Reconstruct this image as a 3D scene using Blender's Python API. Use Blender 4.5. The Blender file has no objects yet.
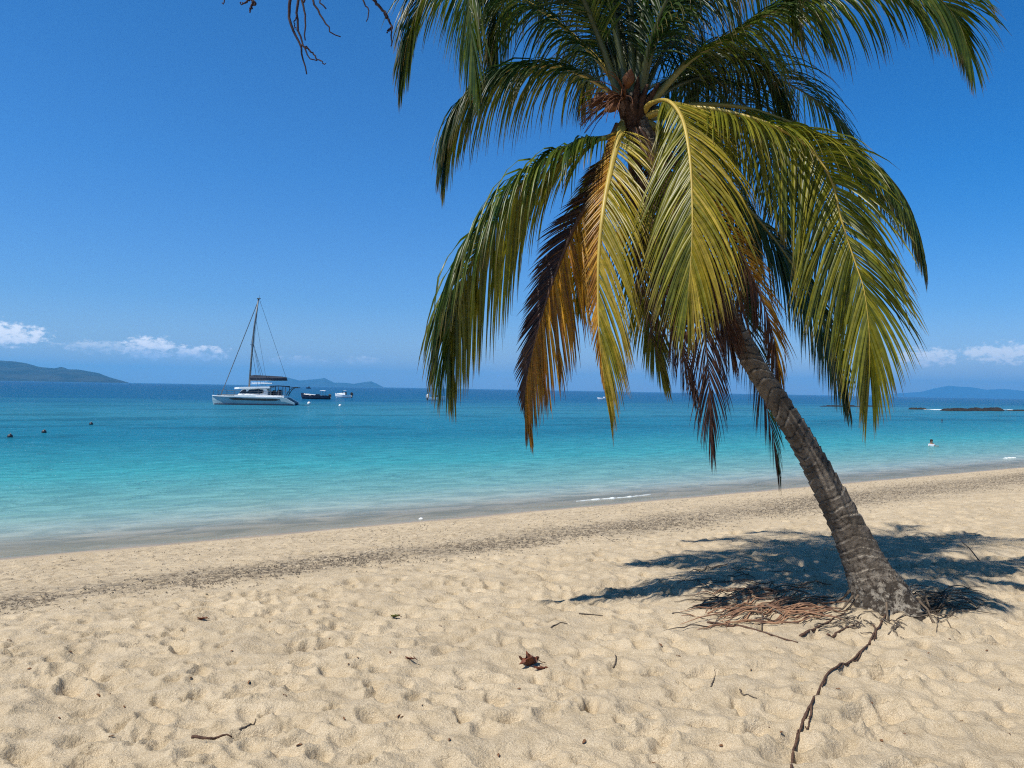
import bpy, math, random
import numpy as np
from mathutils import Vector
random.seed(7); rng = np.random.default_rng(7)
S = bpy.context.scene
COL = S.collection
PI = math.pi
def V(*a): return Vector(a)

# ------------------------------------------------------------------ camera
F = 769.0; EYE = 1.6; SEA = -1.1
roll = math.radians(1.03); pitch = math.atan(5.5 / F)
fw = V(0, math.cos(pitch), math.sin(pitch))
right = V(math.cos(roll), 0, math.sin(roll)); right = (right - fw * right.dot(fw)).normalized()
up = right.cross(fw).normalized()
cd = bpy.data.cameras.new('camera'); cam = bpy.data.objects.new('camera', cd); COL.objects.link(cam)
from mathutils import Matrix
m = Matrix((right, up, -fw)).transposed().to_4x4(); m.translation = V(0, 0, EYE)
cam.matrix_world = m
cd.sensor_width = 36; cd.lens = F / 1024 * 36; cd.clip_start = 0.05; cd.clip_end = 60000
S.camera = cam
def ray(px, py): return right * ((px - 512) / F) + up * ((384 - py) / F) + fw
def P(px, py, d): return V(0, 0, EYE) + ray(px, py) * d

# ------------------------------------------------------------------ helpers
def mesh(name, verts, faces, mat=None, parent=None, origin=(0, 0, 0), smooth=True, mats=None, fm=None, rot=None):
    o_ = Vector(origin)
    me = bpy.data.meshes.new(name)
    vs = np.asarray([tuple(v) for v in verts] if not isinstance(verts, np.ndarray) else verts, dtype=np.float64)
    vs = vs - np.array(o_)[None, :]
    me.from_pydata(vs.tolist(), [], faces)
    for mm in (mats or ([mat] if mat else [])): me.materials.append(mm)
    if smooth: me.polygons.foreach_set('use_smooth', [True] * len(me.polygons))
    if fm: me.polygons.foreach_set('material_index', fm)
    me.update()
    o = bpy.data.objects.new(name, me); COL.objects.link(o)
    if parent is not None:
        o.parent = parent
        # vertices were given in the parent's local frame when origin is zero
    o.location = o_
    return o
def tag(o, label=None, cat=None, group=None, kind=None):
    if label: o['label'] = label
    if cat: o['category'] = cat
    if group: o['group'] = group
    if kind: o['kind'] = kind
    return o
def thing(name, label, cat, loc=(0, 0, 0), rz=0, group=None):
    o = bpy.data.objects.new(name, None); COL.objects.link(o); o.empty_display_size = .2
    o.location = loc; o.rotation_euler = (0, 0, rz)
    return tag(o, label, cat, group)
class MB:
    def __init__(s): s.v = []; s.f = []
    def add(s, vs, fs):
        n = len(s.v); s.v += [tuple(v) for v in vs]; s.f += [tuple(i + n for i in f) for f in fs]; return s
    def box(s, a, b, tx=0):
        x0, y0, z0 = a; x1, y1, z1 = b
        return s.add([(x0,y0,z0),(x1,y0,z0),(x1,y1,z0),(x0,y1,z0),(x0,y0,z1),(x1,y0,z1),(x1,y1,z1),(x0,y1,z1)],
              [(0,3,2,1),(4,5,6,7),(0,1,5,4),(1,2,6,5),(2,3,7,6),(3,0,4,7)])
    def tube(s, pts, r, n=6, cap=True, flat=1.0):
        pts = [Vector(p) for p in pts]; k = len(pts)
        rs = r if hasattr(r, '__len__') else [r] * k
        vs = []; ref = None
        for i in range(k):
            t = (pts[min(i + 1, k - 1)] - pts[max(i - 1, 0)])
            if t.length < 1e-9: t = V(0, 0, 1)
            t.normalize()
            if ref is None: ref = t.cross(V(0, 0, 1)) if abs(t.z) < .9 else t.cross(V(0, 1, 0))
            a = (ref - t * ref.dot(t)); a.normalize(); ref = a; b = t.cross(a)
            for j in range(n):
                q = 2 * PI * j / n
                vs.append(pts[i] + a * math.cos(q) * rs[i] + b * math.sin(q) * rs[i] * flat)
        fs = []
        for i in range(k - 1):
            for j in range(n):
                fs.append((i*n + j, i*n + (j+1) % n, (i+1)*n + (j+1) % n, (i+1)*n + j))
        if cap:
            fs.append(tuple(range(n))[::-1]); fs.append(tuple((k-1)*n + j for j in range(n)))
        return s.add(vs, fs)
    def loft(s, secs, cap=True, closed=True):
        n = len(secs[0]); vs = [p for q in secs for p in q]; fs = []
        for i in range(len(secs) - 1):
            for j in range(n if closed else n - 1):
                fs.append((i*n + j, i*n + (j+1) % n, (i+1)*n + (j+1) % n, (i+1)*n + j))
        if cap: fs.append(tuple(range(n))[::-1]); fs.append(tuple((len(secs)-1)*n + j for j in range(n)))
        return s.add(vs, fs)
    def ball(s, c, r, nu=12, nv=8):
        rx, ry, rz = r if hasattr(r, '__len__') else (r, r, r)
        secs = []
        for i in range(nv + 1):
            th = PI * i / nv; q = max(math.sin(th), 1e-3)
            secs.append([(c[0] + rx*q*math.cos(2*PI*j/nu), c[1] + ry*q*math.sin(2*PI*j/nu), c[2] - rz*math.cos(th)) for j in range(nu)])
        return s.loft(secs)
    def build(s, name, mat, parent=None, origin=(0, 0, 0), smooth=True):
        return mesh(name, s.v, s.f, mat, parent, origin, smooth)
def catmull(pts, n):
    pts = [np.array(p, float) for p in pts]
    q = [2*pts[0] - pts[1]] + pts + [2*pts[-1] - pts[-2]]
    out = []
    for i in range(1, len(q) - 2):
        for t in np.linspace(0, 1, 24, endpoint=False):
            a, b, c, d = q[i-1], q[i], q[i+1], q[i+2]
            out.append(.5*((2*b) + (c-a)*t + (2*a-5*b+4*c-d)*t*t + (3*b-a-3*c+d)*t**3))
    out.append(pts[-1]); out = np.array(out)
    L = np.concatenate([[0], np.cumsum(np.linalg.norm(np.diff(out, axis=0), axis=1))])
    s = np.linspace(0, L[-1], n)
    return np.stack([np.interp(s, L, out[:, k]) for k in range(out.shape[1])], 1), L[-1]

# ------------------------------------------------------------------ numpy noise
def vnoise(x, y, seed):
    xi = np.floor(x).astype(np.int64); yi = np.floor(y).astype(np.int64); fx = x - xi; fy = y - yi
    fx = fx*fx*fx*(fx*(fx*6-15)+10); fy = fy*fy*fy*(fy*(fy*6-15)+10)
    def h(a, b):
        n = (a*374761393 + b*668265263 + seed*1442695041) & 0xFFFFFFFF
        n = ((n ^ (n >> 13)) * 1274126177) & 0xFFFFFFFF
        n = (n ^ (n >> 16)) & 0xFFFF
        return n / 65535.0 * 2 - 1
    return (h(xi,yi)*(1-fx) + h(xi+1,yi)*fx)*(1-fy) + (h(xi,yi+1)*(1-fx) + h(xi+1,yi+1)*fx)*fy
def fbm(x, y, seed, o=4):
    r = 0; a = 1; t = 0
    for i in range(o):
        r = r + a*vnoise(x*2**i + i*SHY, y*2**i - i*9.1, seed + i); t += a; a *= .5
    return r / t

# ------------------------------------------------------------------ materials
class NT:
    def __init__(s, nt): s.t = nt; s.n = nt.nodes; s.l = nt.links
    def node(s, typ, **kw):
        n = s.n.new(typ)
        for k, v in kw.items(): setattr(n, k, v)
        return n
    def set(s, sock, v):
        if isinstance(v, bpy.types.NodeSocket): s.l.new(v, sock)
        else: sock.default_value = v
    def math(s, op, a, b=0.0, c=0.0, clamp=False):
        n = s.node('ShaderNodeMath', operation=op, use_clamp=clamp)
        for i, v in enumerate((a, b, c)): s.set(n.inputs[i], v)
        return n.outputs[0]
    def mix(s, f, a, b, mode='MIX'):
        n = s.node('ShaderNodeMix', data_type='RGBA', blend_type=mode)
        s.set(n.inputs[0], f)
        for i, v in ((6, a), (7, b)):
            if isinstance(v, tuple) and len(v) == 3: v = (*v, 1)
            s.set(n.inputs[i], v)
        return n.outputs[2]
    def noise(s, vec, scale, detail=4, rough=.55, dist=0, dims='3D'):
        n = s.node('ShaderNodeTexNoise', noise_dimensions=dims)
        if vec is not None: s.l.new(vec, n.inputs['Vector'])
        n.inputs['Scale'].default_value = scale; n.inputs['Detail'].default_value = detail
        n.inputs['Roughness'].default_value = rough; n.inputs['Distortion'].default_value = dist
        return n.outputs['Fac']
    def smooth(s, x, a, b, lo=0.0, hi=1.0):
        n = s.node('ShaderNodeMapRange', interpolation_type='SMOOTHSTEP')
        s.set(n.inputs['Value'], x); s.set(n.inputs['From Min'], a); s.set(n.inputs['From Max'], b)
        s.set(n.inputs['To Min'], lo); s.set(n.inputs['To Max'], hi); return n.outputs[0]
    def ramp(s, f, stops):
        n = s.node('ShaderNodeValToRGB'); e = n.color_ramp.elements
        while len(e) < len(stops): e.new(.5)
        for q, (p, c) in zip(e, stops): q.position = p; q.color = (*c, 1)
        s.l.new(f, n.inputs[0]); return n.outputs[0]
    def dot(s, vec, d):
        n = s.node('ShaderNodeVectorMath', operation='DOT_PRODUCT'); s.l.new(vec, n.inputs[0]); n.inputs[1].default_value = d
        return n.outputs['Value']
    def xyz(s, a, b, c=0.0):
        n = s.node('ShaderNodeCombineXYZ')
        for i, v in enumerate((a, b, c)): s.set(n.inputs[i], v)
        return n.outputs[0]
    def bump(s, h, strength, dist, normal=None):
        n = s.node('ShaderNodeBump'); s.l.new(h, n.inputs['Height']); s.set(n.inputs['Strength'], strength); n.inputs['Distance'].default_value = dist
        if normal: s.l.new(normal, n.inputs['Normal'])
        return n.outputs[0]
def newmat(name):
    mt = bpy.data.materials.new(name); mt.use_nodes = True; mt.node_tree.nodes.clear()
    t = NT(mt.node_tree); out = t.node('ShaderNodeOutputMaterial'); return mt, t, out
def principled(t, col=None, rough=.5, spec=.5, normal=None, metal=0.):
    b = t.node('ShaderNodeBsdfPrincipled')
    if col is not None:
        if isinstance(col, tuple): b.inputs['Base Color'].default_value = (*col, 1)
        else: t.l.new(col, b.inputs['Base Color'])
    t.set(b.inputs['Roughness'], rough); t.set(b.inputs['Specular IOR Level'], spec); b.inputs['Metallic'].default_value = metal
    if normal: t.l.new(normal, b.inputs['Normal'])
    return b
def simple(name, c1, c2=None, rough=.5, spec=.5, scale=8., bump=0., metal=0., bscale=None):
    mt, t, out = newmat(name); tc = t.node('ShaderNodeTexCoord').outputs['Object']
    c2 = c2 or tuple(x*.8 for x in c1)
    col = t.mix(t.smooth(t.noise(tc, scale), .35, .65), c1, c2)
    nm = t.bump(t.noise(tc, bscale or scale*3), 1.0, bump) if bump else None
    t.l.new(principled(t, col, rough, spec, nm, metal).outputs[0], out.inputs[0]); return mt

SHY = 16.8
NX, NY = 0.557, -0.831          # inland normal of the shoreline
TXs, TYs = 0.831, 0.557         # along the shore
def U(x, y): return NX*x + NY*(y - SHY)

# ------------------------------------------------------------------ terrain heights
_pu = np.array([-23000,-400,-120,-40,-12,-4,0,3,5.6,8,11,14,40,300,23000.])
_pz = np.array([-4.6,-4.4,-4.0,-3.2,-2.1,-1.47,-1.1,-.72,-.45,-.2,-.03,0,.1,1.2,3.])
_tu = np.arange(-30, 40, .1); _tz = np.interp(_tu, _pu, _pz)
_k = np.hanning(21); _k /= _k.sum(); _tz2 = np.convolve(np.pad(_tz, 10, mode='edge'), _k, 'valid')
def base_h(u):
    far = np.interp(u, _pu, _pz); near = np.interp(u, _tu, _tz2)
    w = np.clip((np.abs(u - 5) - 30) / 3, 0, 1)
    return near*(1-w) + far*w
RES = .025; X0, X1, Y0, Y1 = -16, 30, -2, 40
gx = np.arange(X0, X1, RES); gy = np.arange(Y0, Y1, RES)
GX, GY = np.meshgrid(gx, gy); GU = U(GX, GY)
dry = np.clip((GU - 5.2) / 2.2, 0, 1); dry = dry*dry*(3-2*dry)
wash = np.clip(GU / 1.2, 0, 1)
DET = (.045*fbm(GX*.55, GY*.55, 3, 3) + .022*fbm(GX*2.0, GY*2.3, 11, 3)) * (.25*wash + .75*dry)
rid = 1 - np.abs(fbm(GX*2.6, GY*3.2, 51, 3))*2.2
DET += .020*rid*dry
rid2 = 1 - np.abs(fbm(GX*4.4+3, GY*6.5, 151, 3))*2.2
DET += .019*rid2*dry + .006*rid2*wash*(1-dry)
DET += .007*fbm(GX*13, GY*14, 29, 2)*np.clip(wash*.8, 0, 1)
DET += (.012*fbm(GX*6, GY*7, 23, 3)) * np.clip(wash*.9, 0, 1)
chop = vnoise(GX*7, GY*11, 81) + .6*vnoise(GX*15, GY*20, 83); DET += .020*np.maximum(chop, 0)**1.1 * wash*(1-dry)
def stamp(cx, cy, a, b, th, dep, rim):
    R = max(a, b)*2.0
    i0, i1 = int((cx-R-X0)/RES), int((cx+R-X0)/RES)+1; j0, j1 = int((cy-R-Y0)/RES), int((cy+R-Y0)/RES)+1
    i0 = max(i0, 0); j0 = max(j0, 0); i1 = min(i1, len(gx)); j1 = min(j1, len(gy))
    if i1 <= i0 or j1 <= j0: return
    X = GX[j0:j1, i0:i1]-cx; Y = GY[j0:j1, i0:i1]-cy
    c, s = math.cos(th), math.sin(th); p = (X*c+Y*s)/a; q = (-X*s+Y*c)/b*(1+.25*np.tanh(p*1.5)); r = np.sqrt(p*p+q*q)
    r = r*(1+.16*vnoise(X*9+cx*7, Y*9+cy*5, 5))
    hole = -dep*np.clip(1-r**2.6, 0, 1)**.8
    ridge = rim*np.exp(-((r-1.12)/.22)**2)*(1+.5*np.sin(th*3+p))
    DET[j0:j1, i0:i1] += (hole+ridge)*dry[j0:j1, i0:i1]
for i in range(5200):
    y = 1.2 + 19*rng.random()**1.35; x = (rng.random()*2-1)*(y*.85+2.2)
    if U(x, y) < 5.6: continue
    a = rng.uniform(.05, .125); stamp(x, y, a, a*rng.uniform(.42, .75), rng.uniform(0, PI), rng.uniform(.016, .046), rng.uniform(.006, .013))
for i in range(34):     # walking trails
    y = 2 + 13*rng.random(); x = (rng.random()*2-1)*(y*.7+2); th = rng.normal(0.35, .8)
    for k in range(9):
        px_ = x + k*.62*math.cos(th) - math.sin(th)*.1*(-1)**k; py_ = y + k*.62*math.sin(th) + math.cos(th)*.1*(-1)**k
        if U(px_, py_) > 5.3: stamp(px_, py_, .145, .062, th + rng.normal(0, .15), rng.uniform(.022, .038), .010)
PB = P(883, 604, 5.85); PB.z = 0        # palm base on the sand
_r2 = (GX-PB.x)**2 + (GY-PB.y)**2
DET += .05*np.exp(-_r2/.35**2) + .035*np.exp(-((GX-PB.x+.75)**2/.55**2 + (GY-PB.y+.02)**2/.3**2))
def height(x, y):
    x = np.asarray(x, float); y = np.asarray(y, float)
    z = base_h(U(x, y))
    fx = (x-X0)/RES; fy = (y-Y0)/RES
    ok = (fx >= 0) & (fy >= 0) & (fx < len(gx)-1.01) & (fy < len(gy)-1.01)
    ix = np.clip(fx, 0, len(gx)-2).astype(int); iy = np.clip(fy, 0, len(gy)-2).astype(int)
    a = np.clip(fx-ix, 0, 1); b = np.clip(fy-iy, 0, 1)
    d = (DET[iy, ix]*(1-a)+DET[iy, ix+1]*a)*(1-b) + (DET[iy+1, ix]*(1-a)+DET[iy+1, ix+1]*a)*b
    edge = np.clip(np.minimum.reduce([fx, fy, len(gx)-1-fx, len(gy)-1-fy])*RES/2, 0, 1)
    return z + np.where(ok, d*edge, 0)
def H(x, y): return float(height(x, y))
def G(px, py, lift=0.0):        # point of the sand seen at a pixel
    r = ray(px, py); z = 0.0
    for k in range(14):
        t = (z - EYE)/r.z; z = z*.4 + .6*H(r.x*t, r.y*t)
    t = (z - EYE)/r.z; return V(r.x*t, r.y*t, H(r.x*t, r.y*t) + lift)
def W(px, py):                  # point of the water plane seen at a pixel
    r = ray(px, py); t = (SEA - EYE)/r.z; return V(r.x*t, r.y*t, SEA)

# ------------------------------------------------------------------ ground sheet (polar grid round the viewpoint)
ang = np.concatenate([np.arange(-52, 52, .11), np.arange(52, 308, 4.0)])
ang = np.radians(ang); rad = [0.35]
while rad[-1] < 42: rad.append(rad[-1]*(1.0046 if rad[-1] > 2.2 else 1.03))
while rad[-1] < 21500: rad.append(rad[-1]*1.12)
rad = np.array(rad); nA, nR = len(ang), len(rad)
AX = rad[:, None]*np.sin(ang)[None, :]; AY = rad[:, None]*np.cos(ang)[None, :]
AZ = height(AX, AY)
co = np.stack([AX, AY, AZ], -1).reshape(-1, 3); co = np.vstack([co, [[0, 0, H(0, 0)]]])
ii, jj = np.meshgrid(np.arange(nR-1), np.arange(nA), indexing='ij'); j2 = (jj+1) % nA
quads = np.stack([ii*nA+jj, ii*nA+j2, (ii+1)*nA+j2, (ii+1)*nA+jj], -1).reshape(-1, 4)[:, ::-1]
tri = np.array([[nR*nA, (j+1) % nA, j] for j in range(nA)])
me = bpy.data.meshes.new('ground')
me.vertices.add(len(co)); me.vertices.foreach_set('co', co.ravel())
nl = len(quads)*4 + len(tri)*3; me.loops.add(nl)
me.loops.foreach_set('vertex_index', np.concatenate([quads.ravel(), tri.ravel()]).astype(np.int32))
me.polygons.add(len(quads)+len(tri))
me.polygons.foreach_set('loop_start', np.concatenate([np.arange(len(quads))*4, len(quads)*4 + np.arange(len(tri))*3]).astype(np.int32))
me.update(calc_edges=True); me.validate()
me.polygons.foreach_set('use_smooth', np.ones(len(me.polygons), bool))
ground = bpy.data.objects.new('ground', me); COL.objects.link(ground); tag(ground, 'pale sand beach', None, None, 'structure')

# sand material
mt, t, out = newmat('beach_sand')
pos = t.node('ShaderNodeNewGeometry').outputs['Position']
u = t.math('ADD', t.dot(pos, (NX, NY, 0)), -NY*SHY)
along = t.math('ADD', t.dot(pos, (TXs, TYs, 0)), -TYs*SHY)
c = t.mix(t.smooth(t.noise(pos, 1.3, 4), .3, .7), (.62, .52, .385), (.54, .45, .33))
c = t.mix(t.smooth(t.noise(pos, 9, 5, .6), .35, .7), c, t.mix(1.0, c, (.86, .84, .80), 'MULTIPLY'))
g1 = t.noise(pos, 330, 2, .7); c = t.mix(t.smooth(g1, .35, .66), t.mix(1.0, c, (.66, .62, .56), 'MULTIPLY'), t.mix(1.0, c, (1.24, 1.23, 1.20), 'MULTIPLY'))
g2 = t.noise(pos, 120, 3, .7); c = t.mix(t.smooth(g2, .60, .72), c, t.mix(1.0, c, (.62, .56, .50), 'MULTIPLY'))
vor = t.node('ShaderNodeTexVoronoi'); t.l.new(pos, vor.inputs['Vector']); vor.inputs['Scale'].default_value = 26
c = t.mix(t.smooth(vor.outputs['Distance'], .10, .05), c, t.mix(t.smooth(t.noise(pos, 3, 2), .52, .6), c, (.16, .10, .06)))
# litter band colour: fine dark seagrass dust caught in the sand along the high water line
wig = t.math('MULTIPLY', t.math('SUBTRACT', t.noise(pos, .55, 3), .5), 1.5)
ub = t.math('ADD', u, wig)
wid = t.smooth(along, -7, 7, .68, 1.5)
cen = t.smooth(along, -9, 14, 5.15, 4.2)
bd = t.math('DIVIDE', t.math('ABSOLUTE', t.math('SUBTRACT', ub, cen)), wid)
band = t.smooth(bd, 1.5, .2)
bvec = t.xyz(t.math('MULTIPLY', along, .45), u, 0)
bn = t.math('MAXIMUM', t.smooth(t.noise(bvec, 16, 5, .7), .44, .60), t.math('MULTIPLY', t.smooth(t.noise(pos, 40, 4, .7), .45, .6), .7))
c = t.mix(t.math('MULTIPLY', t.math('MULTIPLY', band, bn), .80), c, (.12, .10, .08))
c = t.mix(t.math('MULTIPLY', t.math('MULTIPLY', t.smooth(ub, 6.0, 4.0), t.smooth(u, .4, 1.2)), t.math('MULTIPLY', t.smooth(t.noise(bvec, 11, 5, .75), .52, .62), .5)), c, (.20, .15, .10))
wet = t.smooth(t.math('ADD', u, t.math('MULTIPLY', wig, .55)), .62, .10)
c = t.mix(wet, c, t.mix(1.0, c, (.66, .64, .63), 'MULTIPLY'))
rgh = t.math('SUBTRACT', .95, t.math('MULTIPLY', wet, .55))
hb = t.math('ADD', t.math('MULTIPLY', t.noise(pos, 55, 4, .6), 1.0), t.math('MULTIPLY', g1, .3))
bstr = t.math('SUBTRACT', 1.0, t.math('MULTIPLY', wet, .85))
nm = t.bump(hb, bstr, .014)
t.l.new(principled(t, c, rgh, .25, nm).outputs[0], out.inputs[0])
me.materials.append(mt)

# ------------------------------------------------------------------ sea
mt, t, out = newmat('sea_water')
pos = t.node('ShaderNodeNewGeometry').outputs['Position']
v = t.math('SUBTRACT', 0.0, t.math('ADD', t.dot(pos, (NX, NY, 0)), -NY*SHY))
al = t.dot(pos, (TXs, TYs, 0))
vec_s = t.xyz(t.math('MULTIPLY', al, .35), v, 0)
patch = t.noise(vec_s, .045, 3, .5)
patch2 = t.noise(vec_s, .16, 3, .55)
vv = t.math('ADD', v, t.math('MULTIPLY', t.math('MULTIPLY', t.math('SUBTRACT', patch, .5), v), .9))
lg = t.math('DIVIDE', t.math('LOGARITHM', t.math('ADD', t.math('MAXIMUM', vv, 0.0), 1.0), 10.0), 3.0)
body = t.ramp(lg, [(0, (.50, .455, .395)), (.12, (.36, .385, .345)), (.24, (.16, .345, .35)), (.36, (.048, .31, .365)), (.42, (.03, .25, .33)),
                   (.48, (.013, .175, .28)), (.54, (.015, .175, .29)), (.59, (.03, .20, .31)), (.65, (.024, .175, .295)), (.71, (.008, .105, .235)), (1.0, (.006, .082, .215))])
dark = t.math('MULTIPLY', t.math('MULTIPLY', t.smooth(patch2, .50, .60), t.smooth(v, 20, 32)), t.smooth(v, 140, 60))
body = t.mix(t.math('MULTIPLY', dark, .4), body, (.005, .065, .115))
lite = t.math('MULTIPLY', t.math('MULTIPLY', t.smooth(t.noise(vec_s, .03, 2), .52, .62), t.smooth(v, 50, 80)), t.smooth(v, 220, 120))
body = t.mix(t.math('MULTIPLY', lite, .3), body, (.03, .17, .21))
# waves: several trains of ripples roughly parallel to the shore
w1v = t.xyz(t.math('MULTIPLY', al, .38), v, 0)
n1 = t.noise(w1v, .55, 3, .5, .6); n2 = t.noise(w1v, 2.2, 4, .6, .8); n3 = t.noise(t.xyz(t.math('MULTIPLY', al, .6), v, 0), 9, 4, .65, .5)
calm = t.smooth(v, .2, 8, .25, 1.0)
hgt = t.math('ADD', t.math('ADD', t.math('MULTIPLY', n1, 1.0), t.math('MULTIPLY', n2, .6)), t.math('MULTIPLY', n3, .16))
nm = t.bump(hgt, calm, .34)
# ripple light and dark of the scattered sunlight, painted into the body colour
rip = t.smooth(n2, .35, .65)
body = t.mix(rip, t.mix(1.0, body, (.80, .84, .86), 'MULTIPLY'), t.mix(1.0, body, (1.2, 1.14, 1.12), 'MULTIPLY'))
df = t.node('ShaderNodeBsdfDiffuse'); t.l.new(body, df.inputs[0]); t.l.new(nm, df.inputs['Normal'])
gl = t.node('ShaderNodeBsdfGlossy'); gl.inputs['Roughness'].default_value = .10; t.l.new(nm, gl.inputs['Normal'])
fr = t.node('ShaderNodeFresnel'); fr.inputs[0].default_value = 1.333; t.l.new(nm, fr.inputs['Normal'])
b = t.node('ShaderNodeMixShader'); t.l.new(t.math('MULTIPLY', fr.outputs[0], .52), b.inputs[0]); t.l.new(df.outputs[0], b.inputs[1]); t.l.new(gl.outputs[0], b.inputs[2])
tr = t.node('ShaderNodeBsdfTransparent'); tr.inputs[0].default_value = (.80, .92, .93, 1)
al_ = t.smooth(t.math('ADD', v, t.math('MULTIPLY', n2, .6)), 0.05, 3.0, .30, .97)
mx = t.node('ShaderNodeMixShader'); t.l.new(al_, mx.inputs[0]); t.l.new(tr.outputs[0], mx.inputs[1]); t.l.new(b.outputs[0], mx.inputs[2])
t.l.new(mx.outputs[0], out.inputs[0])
SEAM = mt
# sheet in shore-aligned coordinates, gently heaved
sv = np.concatenate([np.arange(-1.6, 26, .12), np.geomspace(26, 26000, 60)])
sa = np.concatenate([-np.geomspace(30000, 30, 24), np.arange(-29.7, 60, .3), np.geomspace(60, 30000, 24)])
SV, SA = np.meshgrid(sv, sa, indexing='ij')
px_ = SA*TXs - SV*NX + 0.0; py_ = SHY + SA*TYs - SV*NY
hz = .016*fbm(SA*.5, SV*1.3, 91, 3)*np.clip((SV+.3)/3, 0, 1)*np.clip((60-SV)/30, 0, 1)*np.clip((60-np.abs(SA))/10, 0, 1)
rr = np.hypot(px_, py_); k_ = np.minimum(1, 21500/np.maximum(rr, 1)); px_, py_ = px_*k_, py_*k_
vs = np.stack([px_, py_, SEA + hz], -1).reshape(-1, 3)
a, b2 = len(sv), len(sa)
fs = [(i*b2+j, i*b2+j+1, (i+1)*b2+j+1, (i+1)*b2+j) for i in range(a-1) for j in range(b2-1)]
sea = mesh('sea', vs, fs, SEAM); tag(sea, 'turquoise sea turning deep blue offshore', None, None, 'structure')

# ------------------------------------------------------------------ hills
def hillmat(name, c1, c2):
    mt, t, out = newmat(name); pos = t.node('ShaderNodeNewGeometry').outputs['Position']
    c = t.mix(t.smooth(t.noise(pos, .006, 6, .65), .42, .58), c1, c2)
    nm = t.bump(t.noise(pos, .02, 5, .6), 1.0, 14)
    t.l.new(principled(t, c, .95, .1, nm).outputs[0], out.inputs[0]); return mt
HM = hillmat('hill_scrub', (.008, .016, .014), (.03, .034, .024))
def hills(label, D, prof, depth, seed):
    xs = [ (W_[0]-512)/F*D for W_ in prof]; zs = [max(0, ((389.5 + (W_[0]-512)*.018) - W_[1])/F*D) for W_ in prof]
    X = np.linspace(xs[0], xs[-1], 160); Zc = np.interp(X, xs, zs)
    vs = []; nD = 26
    for j in range(nD):
        q = j/(nD-1)*2-1
        fall = max(0, 1-abs(q)**1.5)
        n = fbm(X/(depth*.35), np.full_like(X, q*3.0), seed, 4)
        z = Zc*fall*(1 + (.35*n if abs(q) > .02 else 0)*min(1, abs(q)*3)) + SEA - 3*abs(q)**3 - .5
        z = np.minimum(z, Zc*(1-.05*abs(q)) + SEA)
        for x, zz in zip(X, z): vs.append((x*(D + q*depth)/D, D + q*depth, zz))
    n = len(X); fs = [(j*n+i, j*n+i+1, (j+1)*n+i+1, (j+1)*n+i) for j in range(nD-1) for i in range(n-1)]
    return tag(mesh('hill', vs, fs, HM), label, None, None, 'structure')
hills('hazy blue headland on the left horizon', 6000, [(-420,381),(-330,362),(-220,352),(-120,354),(-60,357),(0,360),(14,361),(25,362.6),(39,366.5),(55,367.9),(61.5,366),(68,368.8),(78,369),(98,372.3),(109,376.6),(121,380),(130,382.6)], 900, 5)
hills('distant low hills on the horizon right of the catamaran', 13000, [(258,385),(270,380),(285,376.6),(299,380.3),(307,379.5),(318,378.8),(324.5,377.6),(334,382.3),(345,382.6),(354,383.6),(371,381),(376,383),(384,387.2)], 900, 8)
hills('very faint far hills on the right horizon', 20000, [(860,395.8),(895,393.5),(922,391.5),(935,388),(949,385.6),(960,386.6),(971,387),(986,389.6),(1005,388.8),(1030,391),(1080,389),(1160,394),(1230,402.4)], 1200, 12)

# ------------------------------------------------------------------ reef rocks
ROCK = simple('reef_rock', (.012, .012, .013), (.03, .027, .024), .8, .3, 1.2, .2, bscale=3)
def rock(label, px0, px1, py, topz, depth, seed):
    a = W(px0, py); b = W(px1, py); n = 120; m_ = 14; vs = []
    for j in range(m_):
        q = j/(m_-1)*2-1
        for i in range(n):
            s = i/(n-1); env = min(1, s*9)*min(1, (1-s)*9); env = env**.5
            c0 = a.lerp(b, s)
            wob = .5+.5*float(vnoise(np.array(s*depth*9.), np.array(seed*1.7), seed))
            h = topz*.62*env*max(0, 1-q*q)**.6*(.25+.6*wob+.35*abs(float(vnoise(np.array(s*depth*45.), np.array(seed*1.3), seed+9)))) * (1+.5*float(vnoise(np.array(s*60.), np.array(q*2+seed), seed+3)))
            vs.append((c0.x, c0.y + q*depth*(.3+.7*env)*(1+.25*math.sin(s*23+seed)), SEA - .25 + (h+.2)*(1 if abs(q) < .999 else 0)))
    fs = [(j*n+i, j*n+i+1, (j+1)*n+i+1, (j+1)*n+i) for j in range(m_-1) for i in range(n-1)]
    o = mesh('reef_rock', vs, fs, ROCK, None, tuple(a.lerp(b, .5))); return tag(o, label, 'rock', 'exposed reef rocks offshore')
rock('long low dark reef showing under the palm frond tips, leftmost of the reefs', 819, 884, 406.5, .55, 2.2, 3)
rock('small dark reef hump left of the white foam', 909, 926, 409.3, .62, 1.6, 9)
rock('long dark reef right of the white foam', 943, 1003, 410.8, 1.0, 2.6, 14)
rock('low broken dark reef at the right edge of the photo', 1005, 1060, 410.9, .5, 1.8, 21)
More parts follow.
